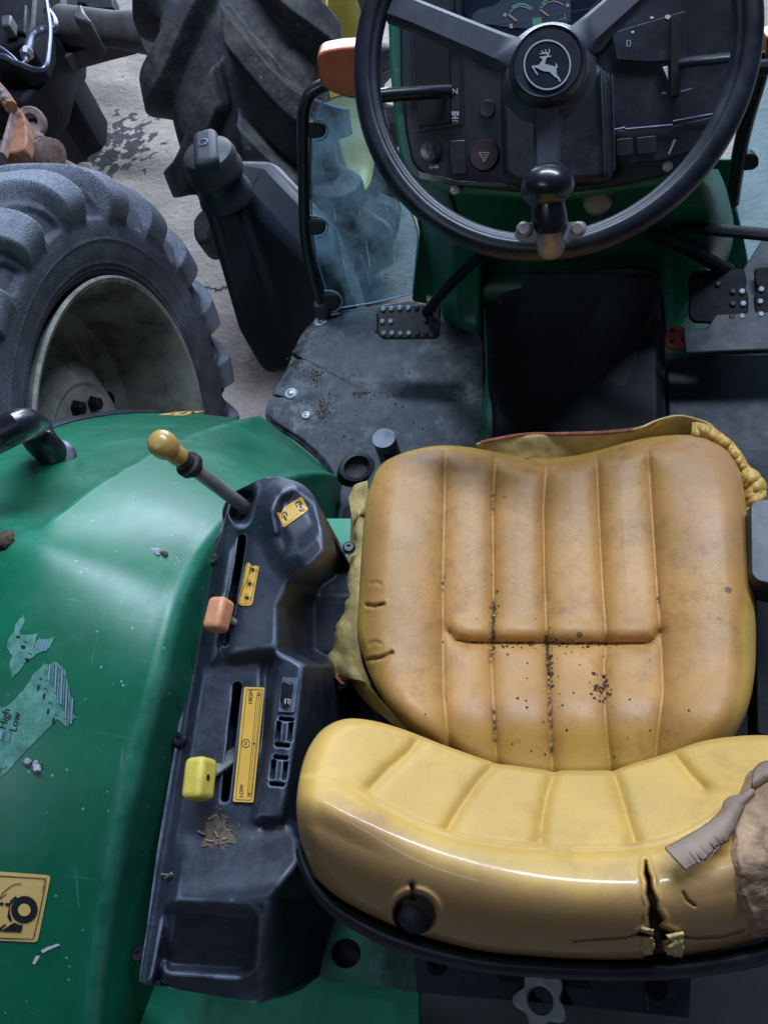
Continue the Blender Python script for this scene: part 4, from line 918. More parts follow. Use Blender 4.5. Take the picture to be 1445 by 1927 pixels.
# foam showing through at the right, with curled cover
fo = [(1415, 1452), (1400, 1478), (1392, 1500), (1388, 1530), (1375, 1560), (1380, 1585), (1377, 1610), (1384, 1640), (1382, 1668), (1395, 1700), (1405, 1730), (1425, 1760), (1500, 1740), (1535, 1650), (1538, 1540), (1520, 1470), (1470, 1448)]
px, py, rr = blob(fo, (1465, 1590), None, 140, 40)
P = SB(px.ravel(), py.ravel(), .002).reshape(px.shape + (3,))
nz = vnoise(P.reshape(-1, 3), 38, 4).reshape(px.shape); P[..., 2] += .004 + .0045 * nz - .005 * sstep(.9, 1, rr)
M('exposed_foam', *blob_mesh(P, [(1.0, -.012)]), 'foam', backrest, sharp=0, label='crumbling tan foam where the cover is gone')
def zf6(pts): return np.array(pts, float) / 6.42 + np.array([1220, 1380])
A = crom(zf6([(205, 1400), (330, 1345), (480, 1260), (640, 1170), (800, 1050), (900, 940), (930, 850), (1000, 790), (1110, 765), (1250, 690)]), 90)
B = crom(zf6([(430, 1612), (560, 1515), (640, 1490), (720, 1400), (860, 1268), (930, 1240), (990, 1160), (1060, 1010), (1130, 880), (1255, 700)]), 90)
B[:46] += rng.normal(0, 1.3, (46, 2)) + np.array([1.0, 7.0]); A[:4] += rng.normal(0, 1.5, (4, 2)); A[30:55] += rng.normal(0, .5, (25, 2))
G = []
for s in np.linspace(0, 1, 12):
    q = A * (1 - s) + B * s; base = SB(q[:, 0], q[:, 1], 0.0)[:, 2]; u = np.linspace(1, 0, 90)
    lift = .004 + .024 * u ** .7 + .010 * math.sin(math.pi * s) * (1 - u * .5) - .004 * s
    G.append(oz(q[:, 0], q[:, 1], base + lift))
fl = M('cover_flap', *ggrid(np.array(G)), 'flap_leather', backrest, sharp=0, label='curled grey flap of torn cover'); fl.modifiers.new('t', 'SOLIDIFY').thickness = .0022
G = []
for s in np.linspace(0, 1, 8):
    q = crom([(1416, 1488 - 40 * s), (1430, 1480 - 45 * s), (1450, 1470 - 40 * s), (1490, 1465 - 35 * s)], 24); base = SB(q[:, 0], q[:, 1], 0.0)[:, 2]
    G.append(oz(q[:, 0], q[:, 1], base + .008 + .012 * math.sin(math.pi * s)))
fl = M('cover_flap', *ggrid(np.array(G)), 'flap_leather', backrest, sharp=0, label='rolled grey edge of torn cover'); fl.modifiers.new('t', 'SOLIDIFY').thickness = .0022
for (A_, B_, sd_) in (([(1205, 1748), (1208, 1762), (1206, 1780), (1212, 1800)], [(1228, 1752), (1224, 1766), (1230, 1782), (1226, 1798)], 5), ([(1284, 1752), (1282, 1768), (1286, 1784), (1280, 1802)], [(1252, 1760), (1262, 1772), (1250, 1784), (1258, 1798)], 6)):
    a_1 = crom(A_, 20); b_1 = crom(B_, 20); b_1 += rng.normal(0, 1.2, b_1.shape); G = []
    for s in np.linspace(0, 1, 8):
        q = a_1 * (1 - s) + b_1 * s; base = SB(a_1[:, 0], a_1[:, 1], .001)[:, 2]; G.append(oz(q[:, 0], q[:, 1], base + .003 + .010 * s * s + .002 * rng.normal(0, .5, 20)))
    fl = M('cover_flap', *ggrid(np.array(G)), 'cover_inside', backrest, sharp=0); fl.modifiers.new('t', 'SOLIDIFY').thickness = .002
# black shell that holds the backrest
so = crom([(556, 1600), (562, 1630), (578, 1670), (610, 1712), (660, 1748), (730, 1784), (820, 1812), (920, 1832), (1040, 1842), (1160, 1846), (1280, 1842), (1400, 1826), (1480, 1800), (1560, 1740)], 140)
si = crom([(566, 1590), (576, 1622), (600, 1660), (640, 1695), (690, 1722), (750, 1748), (830, 1774), (920, 1794), (1040, 1804), (1160, 1809), (1280, 1804), (1400, 1784), (1470, 1758), (1540, 1700)], 140)
zr = 1.405 + 0 * so[:, 0]
rowsS = [oz(si[:, 0], si[:, 1], 1.345), oz(si[:, 0], si[:, 1] - 2, 1.375), oz(si[:, 0] * .72 + so[:, 0] * .28, si[:, 1] * .72 + so[:, 1] * .28, 1.392), oz(si[:, 0] * .4 + so[:, 0] * .6, si[:, 1] * .4 + so[:, 1] * .6, 1.391), oz(so[:, 0], so[:, 1], 1.382)]
last = rowsS[-1].copy()
for s, dz in ((1.0, -.012), (.985, -.03), (.93, -.10), (.86, -.17)):
    q = last.copy(); q[:, 0] *= s; q[:, 1] = .10 + (q[:, 1] - .10) * s; q[:, 2] += dz; rowsS.append(q)
M('seat_shell', *ggrid(np.array(rowsS)[:, ::-1]), 'shell_plastic', tr, sharp=0, label='black plastic seat shell rim')

# ------------------------------------------------------------------ platform, mats, tunnel
FZ = .905
def prism_at(name, poly, p, n, depth, mat, parent, bevel=.002, label=None, bseg=2, smooth=True):
    """solid whose top face is the polygon on the plane (p, n)"""
    q = np.array(poly, float); n = unit(n); P = opl(q[:, 0], q[:, 1], p, n)
    a = np.zeros(3)
    for i in range(len(P)): a += np.cross(P[i], P[(i + 1) % len(P)])
    if a @ n < 0: P = P[::-1]
    V, F = gprism(P, -n * depth)
    return M(name, V, F, mat, parent, bevel=bevel, bseg=bseg, smooth=smooth, label=label)
ZUP = np.array([0, 0, 1.0])
prism_at('platform', [(498, 800), (548, 668), (606, 604), (780, 574), (1300, 560), (1600, 540), (1750, 1100), (600, 1100), (520, 830)], (0, 0, FZ - .006), ZUP, .03, 'green_dark', tr, .004)
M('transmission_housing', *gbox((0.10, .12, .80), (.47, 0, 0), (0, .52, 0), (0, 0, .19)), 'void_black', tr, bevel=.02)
M('engine_bonnet', *gbox((0, 1.95, 1.26), (.20, 0, 0), (0, .78, 0), (0, 0, .26)), 'green_paint', tr, bevel=.07, bseg=4, label='green engine bonnet ahead of the dashboard')
M('front_chassis', *gbox((.0, 1.75, .72), (.22, 0, 0), (0, .62, 0), (0, 0, .26)), 'green_dark', tr, bevel=.03)
mt = [(604, 597), (588, 606), (570, 626), (556, 652), (549, 664), (562, 668), (543, 690), (528, 716), (512, 742), (540, 745), (508, 752), (500, 786), (520, 805), (560, 830), (610, 880), (640, 950), (660, 1030), (800, 1040), (912, 1030), (910, 880), (907, 800), (912, 730), (914, 690), (906, 640), (892, 617), (868, 606), (830, 603), (800, 582), (776, 566), (740, 570), (690, 578), (640, 586)]
px, py, rr = blob(mt, (730, 760), None, 420, 70)
z = FZ + .008 + .0035 * np.sin(px / 60) * np.cos(py / 47) - .010 * sstep(.93, 1, rr) * (px < 640) + .004 * np.exp(-((py - 640) / 40) ** 2)
mat_l = M('floor_mat', *blob_mesh(oz(px, py, z), [(1.0, -.006)]), 'mat_rubber', tr, sharp=0, label='dusty scuffed rubber floor mat on the left')
SM = Surf(mat_l)
for q, s_ in (((603, 606), .75), ((548, 741), .72), ((577, 782), .5)):
    c = SM([q[0]], [q[1]], 0)[0]
    M('mat_bolt', *glathe(c, ZUP, [(.020 * s_, 0), (.020 * s_, .002), (.016 * s_, .004), (.010 * s_, .004), (.010 * s_, .009 * s_), (.006 * s_, .011 * s_), (.0005, .011 * s_)], 20), 'stud_steel', mat_l, label=None)
def crumbs(name, cx, cy, sx, sy, n, surf, mat, size, label, cat=None, parent=None, elong=1.0, seed=0):
    r2 = np.random.default_rng(seed); parts = []
    X = r2.normal(cx, sx, n); Y = r2.normal(cy, sy, n); P = surf(X, Y, 0)
    for p in P:
        s = size * r2.uniform(.4, 1.3); R = np.array(Matrix.Rotation(r2.uniform(0, 6.28), 3, 'Z') @ Matrix.Rotation(r2.uniform(-.4, .4), 3, 'X'))
        q = np.array([(1, 0, 0), (-1, 0, 0), (0, 1, 0), (0, -1, 0), (0, 0, 1), (0, 0, -1)], float) * r2.uniform(.6, 1.3, (6, 1)) * s; q[:, 0] *= elong
        parts.append((q @ R.T + p + np.array([0, 0, s * .3]), [[0, 2, 4], [2, 1, 4], [1, 3, 4], [3, 0, 4], [2, 0, 5], [1, 2, 5], [3, 1, 5], [0, 3, 5]]))
    o = M(name, *join(parts), mat, parent, smooth=False)
    tag(o, label, cat, kind='stuff'); return o
k = 0
for (x, y, a, b, n) in ((557, 685, 6, 7, 60), (590, 708, 7, 8, 60), (606, 772, 6, 9, 60), (680, 740, 7, 2.5, 30), (720, 770, 90, 60, 60)):
    k += 1; crumbs('dried_dirt', x, y, a, b, n, SM, 'dust_brown', .0022, ['small clump of dried dirt by the mat edge', 'dried dirt beside the upper mat edge clump', 'dried dirt patch below the steel mat bolt', 'thin smear of dirt at the middle of the mat', 'scattered crumbs of dirt over the left floor mat'][k - 1], 'dirt', seed=k)
tun = prism_at('tunnel', [(906, 560), (930, 525), (1200, 515), (1236, 560), (1240, 1010), (903, 1010), (905, 800), (912, 700)], (0, 0, FZ + .028), ZUP, .05, 'green_paint', tr, .01)
pd = [(909, 548), (922, 524), (955, 514), (1060, 508), (1150, 503), (1205, 502), (1234, 514), (1247, 552), (1250, 640), (1252, 760), (1256, 900), (1240, 990), (1060, 1000), (922, 990), (921, 900), (919, 830), (917, 770), (909, 730), (908, 640)]
px, py, rr = blob(pd, (1080, 750), None, 200, 40)
M('tunnel_mat', *blob_mesh(oz(px, py, FZ + .040 + .075 * np.exp(-((py - 500) / 30) ** 2) - .02 * sstep(.88, 1, rr) + .002 * np.sin(px / 50 + py / 40)), [(1.0, -.010)]), 'mat_black', tr, sharp=0, label='black rubber mat over the centre tunnel')
m2 = prism_at('floor_mat', rpoly([(1254, 676), (1300, 668), (1445, 664), (1620, 655), (1640, 1010), (1262, 1010)], 10), (0, 0, FZ + .012), ZUP, .012, 'mat_dark', tr, .004, label='dusty rubber floor mat on the right')
prism_at('toe_plate', [(1284, 620), (1330, 616), (1420, 470), (1445, 430), (1600, 410), (1640, 650), (1290, 664)], (0, 0, FZ + .022), unit((0, -.10, 1)), .012, 'mat_dark', tr, .003, label='sloped toe plate behind the brake pedals')

# ------------------------------------------------------------------ pedestal under the dashboard
rowsP = [(318, 768, 1350, 1.435), (345, 776, 1362, 1.40), (380, 786, 1372, 1.32), (430, 794, 1380, 1.21), (480, 798, 1372, 1.10), (530, 800, 1352, 1.01), (575, 806, 1320, .955), (612, 830, 1290, .925), (640, 890, 1262, .915)]
ra = crom([(a, b, c, d * 1000) for a, b, c, d in rowsP], 60); nxp = 80; G = []
for (yy, l_, r_, z1000) in ra:
    t = np.linspace(0, 1, nxp); xx = l_ + (r_ - l_) * t; e = np.maximum(np.maximum(0, 1 - t / .10), np.maximum(0, 1 - (1 - t) / .08))
    zz_ = z1000 / 1000 - .16 * e ** 2 * float(1 - sstep(560, 640, yy)); zz_ = zz_ - .12 * float(sstep(472, 502, yy)) * sstep(900, 930, xx) * (1 - sstep(1225, 1255, xx)); zz_ = np.maximum(zz_, FZ - .01)
    G.append(oz(xx, np.full(nxp, yy), zz_))
ped = M('pedestal_shroud', *ggrid(np.array(G)[:, ::-1]), 'green_paint', tr, sharp=0, label='green pedestal shroud under the dashboard')
M('shroud_back', *gbox((.0, 1.32, 1.15), (.23, 0, 0), (0, .14, 0), (0, 0, .26)), 'green_dark', tr, bevel=.02)
SP = Surf(ped)
for a, b in (((846, 366), (868, 420)),):
    q = np.linspace(0, 1, 12); P = SP(a[0] + (b[0] - a[0]) * q, a[1] + (b[1] - a[1]) * q, .001)
    M('panel_seam', *gtube(P, .0022, 6), 'void_black', ped)

# ------------------------------------------------------------------ dashboard
DN = np.array([0, -math.cos(math.radians(42)), math.sin(math.radians(42))]); DP = np.array([0, .90, 1.47])
def dpl(l=0.0): return DP + DN * l
SD = planesurf(DP, DN)
prism_at('dash_hood', rpoly([(724, -120), (732, 120), (742, 240), (752, 300), (775, 342), (860, 364), (1050, 374), (1250, 348), (1350, 305), (1388, 240), (1402, 100), (1410, -120)], 20), dpl(-.012), DN, .20, 'green_paint', tr, .012, bseg=3, label='green dashboard hood')
dash = prism_at('dashboard', rpoly([(750, -120), (752, 150), (762, 250), (775, 310), (805, 338), (860, 350), (960, 360), (1060, 362), (1150, 352), (1250, 330), (1330, 292), (1364, 245), (1376, 100), (1386, -120)], 16), dpl(0), DN, .06, 'dash_plastic', tr, .008, bseg=3, label='dusty black dashboard panel')
prism_at('panel_frame', rpoly([(772, 0), (768, -60), (905, -60), (900, 60), (868, 40), (872, 235), (782, 250)], 3), dpl(.004), DN, .01, 'dash_plastic', dash, .002)
gate = prism_at('lever_gate', rpoly([(776, 42), (846, 46), (850, 232), (786, 240)], 4), dpl(.006), DN, .008, 'void_black', dash, .001)
prism_at('gate_strip', rpoly([(846, 46), (866, 48), (866, 234), (850, 236)], 2), dpl(.008), DN, .01, 'black_gloss', dash, .001)
SD2 = planesurf(dpl(.0086), DN)
flat('print', join2([text2('N', 15, (856, 172), 0), stroke([(849, 211), (863, 211)], 2.2), stroke([(856, 211), (856, 222)], 2.2), stroke([(850, 222), (862, 222)], 2), poly2(ellipse(852, 215, 2, 3, 8)), poly2(ellipse(861, 215, 2, 3, 8)), stroke([(851, 229), (855, 226), (861, 229)], 1.2)]), SD2, 0, 'print_white', dash)
lp = crom([opl(845., 172., dpl(.012), DN), opl(800., 174., dpl(.035), DN), opl(740., 178., dpl(.06), DN), opl(690., 183., dpl(.08), DN)], 24)
M('shuttle_lever', *gtube(lp, .0085, 14), 'black_gloss', tr, label='black lever reaching left from the dashboard gate')
def dknob(x, y, r, h, mat, parent, name, prof=None, label=None):
    c = opl(float(x), float(y), dpl(.002), DN); k = r * np.linalg.norm(c - EYE) / FPX
    return M(name, *glathe(c, DN, [(k, -.004), (k, h * .7), (k * .92, h), (k * .5, h * 1.05), (.0005, h * 1.05)], 32), mat, parent, label=label)
kb = dknob(812, 285, 18, .010, 'black_gloss', dash, 'light_switch')
prism_at('switch_bar', rpoly([(800, 275), (810, 272), (820, 298), (810, 303)], 3), dpl(.022), DN, .014, 'dash_plastic', kb, .002)
SD3 = planesurf(dpl(.0012), DN)
def arrow(x, y, s): return poly2([(x - 4 * s, y - 2), (x, y - 2), (x, y - 5), (x + 6 * s, y), (x, y + 5), (x, y + 2), (x - 4 * s, y + 2)])
flat('print', join2([arrow(812, 315, -1), arrow(820, 314, 1)]), SD3, 0, 'print_white', dash)
flat('print', join2([text2('o', 7, (808, 287), -60), text2('5', 6, (806, 294), -60)]), planesurf(dpl(.0226), DN), 0, 'print_grey', kb)
prism_at('blank_switch', rpoly([(845, 264), (875, 263), (878, 327), (848, 329)], 4), dpl(.006), DN, .01, 'dash_plastic', dash, .002)
hz = dknob(911, 293, 25, .008, 'red_dark', dash, 'hazard_button')
SH = planesurf(dpl(.0112), DN)
flat('print', join2([stroke([(901, 287), (920, 287), (910.5, 304)], 1.5, True), stroke([(906, 290.5), (915, 290.5), (910.5, 298.5)], 1.2, True)]), SH, 0, 'print_white', hz)
dknob(917, 205, 13, .003, 'black_gloss', dash, 'blank_plug')
for q in ((856, 357), (1255, 313)):
    c = opl(float(q[0]), float(q[1]), dpl(.001), DN); M('screw', *glathe(c, DN, [(.007, 0), (.006, .003), (.0005, .0035)], 14), 'steel_dark', dash)
prism_at('lower_trim', rpoly([(785, 322), (860, 340), (955, 346), (955, 352), (860, 348), (790, 336)], 2), dpl(.006), DN, .01, 'black_gloss', dash, .002)
# instrument cluster behind a scratched lens
cl = prism_at('instrument_cluster', rpoly([(872, -120), (868, 20), (884, 58), (960, 92), (1040, 102), (1120, 92), (1150, 50), (1155, -120)], 14), dpl(.010), DN, .02, 'lens_dark', dash, .003, label='dark scratched instrument lens')
prism_at('cluster_bezel', rpoly([(858, -120), (852, 24), (872, 70), (955, 106), (1040, 116), (1130, 104), (1166, 54), (1170, -120)], 16), dpl(.006), DN, .02, 'dash_plastic', dash, .003)
SG = planesurf(dpl(.0106), DN); kz = 300 / 1445.0
def zg(p): return np.array(p, float) * kz + np.array([860, 0])
flat('gauge_face', poly2(zg([(130, 205), (140, 130), (200, 80), (330, 55), (480, -60), (1030, -60), (1025, 200), (760, 270), (420, 240), (250, 215)])), SG, 0, 'gauge_face', cl)
SG2 = planesurf(dpl(.0110), DN)
flat('gauge_marks', join2([stroke(zg([(478, 112), (510, 75), (570, 55), (620, 65), (665, 90), (688, 65)]), 1.6), stroke(zg([(745, 55), (760, 72), (810, 25), (870, 8), (920, 20), (962, 45)]), 1.6), poly2(zg(ellipse(432, 135, 16, 18, 12))), poly2(zg(ellipse(1000, 48, 16, 18, 12))), poly2(zg([(475, 215), (500, 215), (505, 255), (475, 255)])), stroke(zg([(975, 120), (980, 185)]), 1.2), stroke(zg([(930, 180), (975, 165)]), 1.0)]), SG2, 0, 'print_grey', cl)
flat('gauge_band', stroke(zg([(495, 65), (560, 35), (610, 38), (665, 68)]), 4), SG2, 0, 'lamp_green', cl)
flat('gauge_band', stroke(zg([(765, 40), (800, 5), (850, -20)]), 4), SG2, 0, 'lamp_green', cl)
flat('gauge_needle', stroke(zg([(462, 128), (538, 188)]), 2.6), planesurf(dpl(.0114), DN), 0, 'needle', cl)
flat('gauge_needle', stroke(zg([(750, 85), (825, 142)]), 2.6), planesurf(dpl(.0114), DN), 0, 'needle', cl)
flat('warning_lamp', poly2(rpoly(zg([(678, 160), (762, 155), (768, 235), (684, 245)]), 3)), SG2, 0, 'lamp_green', cl)
flat('gauge_marks', join2([stroke(zg([(1290, -10), (1215, 70), (1180, 150), (1170, 200), (1185, 290)]), 1.4), stroke(zg([(0, 225), (250, 220), (600, 190), (900, 130), (1290, 60)]), .9), stroke(zg([(700, 290), (960, 260), (1400, 110)]), .7)]), SG2, 0, 'print_brown', cl)
# steering column boot
bp = dpl(.055)
bt = prism_at('column_boot', rpoly([(940, 142), (965, 118), (1120, 112), (1148, 140), (1156, 322), (1140, 346), (968, 352), (944, 330)], 14), bp, DN, .06, 'dash_plastic', tr, .012, bseg=4, label='black steering column boot with ribbed side')
for i in range(4): prism_at('boot_rib', [(1128 + 7 * i, 130 + 4 * i), (1132 + 7 * i, 130 + 4 * i), (1140 + 6 * i, 330 - 3 * i), (1136 + 6 * i, 331 - 3 * i)], dpl(.060 - .006 * i), DN, .012, 'spoke_plastic', bt, .001)
# right side of the panel
prism_at('switch_panel', rpoly([(1150, 62), (1290, 20), (1292, 110), (1225, 116), (1160, 112)], 4), dpl(.006), DN, .01, 'dash_plastic', dash, .002)
prism_at('throttle_slot', rpoly([(1263, 33), (1281, 33), (1278, 180), (1261, 180)], 3), dpl(.012), DN, .012, 'void_black', dash, .001)
c = [opl(1282., 118., dpl(.015), DN), opl(1320., 114., dpl(.03), DN), opl(1380., 108., dpl(.05), DN)]
M('throttle_lever', *gtube(crom(c, 14), .0085, 12, flat=.6), 'black_gloss', tr, label='flat black throttle lever right of the column')
prism_at('loose_chip', [(1246, 126), (1256, 124), (1257, 151)], dpl(.008), DN, .004, 'print_white', dash, .0005)
P = planesurf(dpl(.010), DN)([1151., 1175., 1176., 1264., 1266., 1348.], [246., 241., 244., 236., 229., 214.], 0)
M('trim_edge', *gtube(P, .0016, 6), 'pipe_blue', dash)
prism_at('pocket_lip', rpoly([(1150, 247), (1264, 238), (1350, 218), (1340, 270), (1250, 300), (1155, 312)], 3), dpl(.006), DN, .01, 'dash_plastic', dash, .002)
for q in ([(1158, 262), (1190, 259), (1192, 291), (1160, 294)], [(1197, 259), (1234, 255), (1236, 287), (1199, 291)]): prism_at('blank_switch', rpoly(q, 4), dpl(.011), DN, .008, 'dash_plastic', dash, .002)
prism_at('loose_chip', [(1256, 290), (1268, 262), (1272, 264), (1260, 291)], dpl(.012), DN, .003, 'rust_pale', dash, .0005)
flat('print', join2([stroke([(1179, 76), (1186, 76), (1185, 87), (1179, 87)], 1.2, True), poly2(ellipse(1190, 60, 3, 2.5, 8)), poly2([(1250, 30), (1256, 27), (1262, 30), (1258, 36), (1252, 35)]), poly2(ellipse(1226, 33, 4, 2.4, 8))]), planesurf(dpl(.0066), DN), 0, 'print_white', dash)
flat('print', join2([poly2(ellipse(1249, 175, 5, 2.2, 8)), stroke([(1280, 172), (1302, 166)], 1.4)]), planesurf(dpl(.0012), DN), 0, 'print_grey', dash)

# ------------------------------------------------------------------ steering wheel
WN = np.array([0, -math.cos(math.radians(54)), math.sin(math.radians(54))]); E1 = np.array([1.0, 0, 0]); E2 = np.cross(WN, E1)
WC = od(1030, 103, .79); RW = .1905
pr_ = []
for t in np.linspace(0, 2 * math.pi, 44, endpoint=False):
    rad = .0143 * (1 - .16 * math.exp(-((t - 2.2) / .22) ** 2)); pr_.append((RW + rad * math.cos(t), rad * .95 * math.sin(t)))
pr_.append(pr_[0])
wheel = M('steering_wheel', *glathe(WC, WN, pr_, 160, cap=False), 'rim_plastic', tr, sharp=0, label='black three spoke steering wheel')
def wp(u, v, h=0.0): return WC + E1 * u + E2 * v + WN * h
HC = opl(1030., 124., WC + WN * .014, WN); hu, hv = (HC - WC) @ E1, (HC - WC) @ E2
def spoke(ang, w0, w1, r_end, lift):
    a = math.radians(ang); d_ = np.array([math.cos(a), math.sin(a)]); s_ = np.array([-d_[1], d_[0]])
    h0 = np.array([hu, hv]); L_ = r_end
    st = []
    for t in np.linspace(0, 1, 14):
        c = h0 + d_ * (t * L_); w = w0 * (1 - t) + w1 * t + .016 * max(0, 1 - t / .35) ** 2 + .004 * max(0, (t - .85) / .15); h = lift * (1 - t) ** 1.3
        st.append((c, w / 2, h))
    V = []; 
    for c, w, h in st:
        for (k, dh) in ((-1, -.011), (-1, .000), (-.72, .004), (.72, .004), (1, .000), (1, -.011)):
            q = c + s_ * w * k; V.append(wp(q[0], q[1], h + dh))
    F = [[i * 6 + j, i * 6 + (j + 1) % 6, (i + 1) * 6 + (j + 1) % 6, (i + 1) * 6 + j] for i in range(13) for j in range(6)] + [[5, 4, 3, 2, 1, 0], [78 + j for j in range(6)]]
    return M('spoke', V, F, 'spoke_plastic', wheel, sharp=40)
spoke(-90.5, .031, .024, .172, .008); spoke(152, .032, .027, .182, .008); spoke(37, .032, .027, .188, .008)
hub = M('hub', *glathe(HC - WN * .03, WN, [(.0405, .014), (.0395, .024), (.0380, .030), (.0370, .034), (.0355, .0395), (.0335, .042), (.0322, .0405), (.0005, .0405)], 64), 'rim_plastic', wheel, label='round black hub cap')
M('hub_flare', *glathe(HC - WN * .03, WN, [(.030, -.005), (.049, .008), (.048, .014), (.044, .021), (.0405, .025), (.030, .025)], 64), 'spoke_plastic', wheel)
HT = HC + WN * .0115
emb = flat('emblem_disc', poly2(ellipse(1029.3, 121.5, 45.5, 48.5, 60)), planesurf(HT, WN), .0002, 'emblem_dark', wheel, label='emblem of a leaping deer inside a ring')
flat('emblem_ring', stroke(ellipse(1029.3, 121.8, 43.2, 46.0, 72), 3.0, True), planesurf(HT, WN), .0010, 'print_grey', emb)
deer = [(525, 545), (545, 572), (582, 580), (575, 610), (545, 650), (520, 690), (470, 702), (400, 705), (385, 720), (395, 745), (420, 785), (450, 830), (478, 868), (492, 878), (503, 870), (495, 850), (465, 805), (435, 755), (432, 738), (465, 745), (510, 765), (560, 795), (620, 812), (710, 820), (740, 855), (790, 900), (855, 940), (875, 985), (890, 1005), (915, 985), (900, 950), (880, 915), (848, 885), (838, 850), (835, 790), (830, 750), (850, 748), (858, 725), (845, 690), (828, 655), (818, 665), (820, 700), (815, 735), (780, 715), (710, 695), (645, 685), (628, 675), (630, 640), (645, 600), (662, 565), (668, 555), (710, 555), (748, 535), (730, 525), (695, 525), (690, 515), (705, 480), (717, 440), (712, 410), (700, 402), (690, 405), (700, 430), (692, 465), (680, 480), (665, 470), (650, 430), (628, 408), (615, 410), (635, 440), (640, 468), (610, 465), (580, 440), (560, 432), (552, 438), (575, 460), (580, 475), (545, 482), (525, 490), (530, 500), (580, 497), (640, 495), (668, 505), (665, 520), (640, 530), (590, 538)]
flat('emblem_deer', poly2(np.array(deer) / 9.633 + np.array([960, 50])), planesurf(HT, WN), .0010, 'print_grey', emb)
# spinner knob clamped to the rim
tb = float((wp(0, -RW, .012) - EYE) @ FW)
cb = od(1035, 446, tb)
sp = M('spinner_knob', *gtube(np.array([od(1036, 464, tb * 1.0), od(1036, 452, tb * .985), od(1035, 440, tb * .975), od(1034, 425, tb * .968)]), [.0150, .0160, .0160, .0165], 22), 'steel_bright', tr, label='black ball spinner knob in a steel clamp')
M('knob_stem', *gtube(np.array([od(1034, 430, tb * .966), od(1034, 420, tb * .962), od(1032, 396, tb * .955), od(1031, 378, tb * .95)]), [.0170, .0180, .0170, .0155], 24), 'black_gloss', sp)
bc = od(1030, 350, tb * .945); r_ = .0262
bax = unit(od(1032, 380, tb * .95) - bc)
M('knob_ball', *glathe(bc, -bax, [(.0005, -r_ * .80)] + [(r_ * math.cos(a), r_ * .82 * math.sin(a)) for a in np.linspace(-1.2, 1.5, 18)] + [(.0005, r_ * .82)], 40), 'black_gloss', sp)
for (x0, pl) in ((985, [(966, 440), (972, 428), (990, 422), (1004, 418), (1012, 402), (1018, 420), (1012, 446), (1002, 456), (980, 454)]), (1086, [(1056, 400), (1064, 418), (1082, 418), (1098, 418), (1105, 428), (1100, 440), (1084, 446), (1066, 456), (1056, 446)])):
    pl = rpoly(pl, 4); q = np.array(pl); P = od(q[:, 0], q[:, 1], np.full(len(q), tb * .960)); n_ = WN
    c = P.mean(0); P = P - ((P - c) @ n_)[:, None] * n_; a = sum(np.cross(P[i], P[(i + 1) % len(P)]) for i in range(len(P)))
    P = P if a @ n_ > 0 else P[::-1]
    M('clamp_ear', *gprism(P, -n_ * .006), 'steel_bright', sp, bevel=.0015)
    M('clamp_bolt', *glathe(od(x0, 432, tb * .957), WN, [(.0075, -.002), (.0075, .003), (.005, .005), (.0005, .005)], 12), 'steel_dark', sp)

# ------------------------------------------------------------------ key with a red tag
ky = tag(empty('key_ring', oz(1130, 400, 1.32)), 'small key ring with red tag hanging in the ignition under the dashboard', 'key')
kz0 = SP([1124], [372], .004)[0]; kd = float((SP([1130], [400], .0)[0] - EYE) @ FW) - .03
M('ignition_lock', *glathe(kz0, unit((0, -.8, .4)), [(.020, -.01), (.020, .006), (.015, .010), (.0005, .010)], 24), 'steel_dark', ped)
M('key_tag', *gtube(np.array([od(1129, 382, kd), od(1131, 395, kd), od(1132, 411, kd)]), .0045, 8), 'red_plastic', ky)
a_ = np.linspace(0, 2 * math.pi, 28)
M('split_ring', *gtube(od(1124 + 17 * np.cos(a_), 428 + 13 * np.sin(a_), np.full(28, kd)), .0011, 6, caps=False), 'steel_bright', ky)

# ------------------------------------------------------------------ side glass, post and lamp on the left
GA = oz(630, 582, FZ + .015); GB = oz(775, 555, FZ + .015)
GN = unit(np.cross(GB - GA, np.array([0, .34, 1.0]))); GN = GN if GN @ (EYE - GA) > 0 else -GN
gp = [(630, 581), (614, 548), (601, 505), (592, 462), (587, 420), (585, 330), (587, 255), (592, 215), (606, 192), (640, 180), (700, 182), (722, 205), (733, 250), (745, 320), (787, 438), (776, 553), (700, 570)]
def notch(p): return p
q = np.array(rpoly(gp, 8, 4)); P = opl(q[:, 0], q[:, 1], GA, GN)
gl = M('side_glass', *gprism(P, -GN * .005), 'window_glass', tr, smooth=False, label='blue tinted lower window glass with scratches')
M('glass_edge', *gtube(np.vstack([P, P[:2]]), .0016, 6, caps=False), 'edge_glass', gl)
flat('print', join2([stroke([(718, 524), (722, 517), (730, 516), (733, 524)], 1.2, True), stroke([(725, 517), (726, 524)], .8)]), planesurf(GA + GN * .001, GN), 0, 'print_black', gl)
tp = np.array([(614, 592), (604, 562), (592, 524), (581, 480), (574, 430), (572, 330), (570, 250), (572, 210), (582, 180), (604, 163), (640, 152), (690, 150)], float)
post = M('window_post', *gtube(opl(*crom(tp, 80).T, GA + GN * .006, GN), .0118, 14), 'black_gloss', tr, label='black tubular post beside the left glass')
for (x, y, s_) in ((597, 245, 1), (597, 427, 1), (623, 567, 1)):
    c = prism_at('glass_clip', rpoly([(x - 18, y - 13), (x + 4, y - 14), (x + 14, y - 8), (x + 17, y + 3), (x + 12, y + 13), (x - 2, y + 17), (x - 18, y + 15)], 5), GA + GN * .016, GN, .024, 'black_rubber', post, .004)
    q = crom([(x - 12, y - 17), (x - 12, y - 20), (x + 6, y - 18), (x + 18, y - 8), (x + 20, y + 5), (x + 12, y + 17), (x - 2, y + 21)], 26)
    M('notch_edge', *gtube(opl(q[:, 0], q[:, 1], GA + GN * .004, GN), .0016, 6), 'edge_glass', gl)
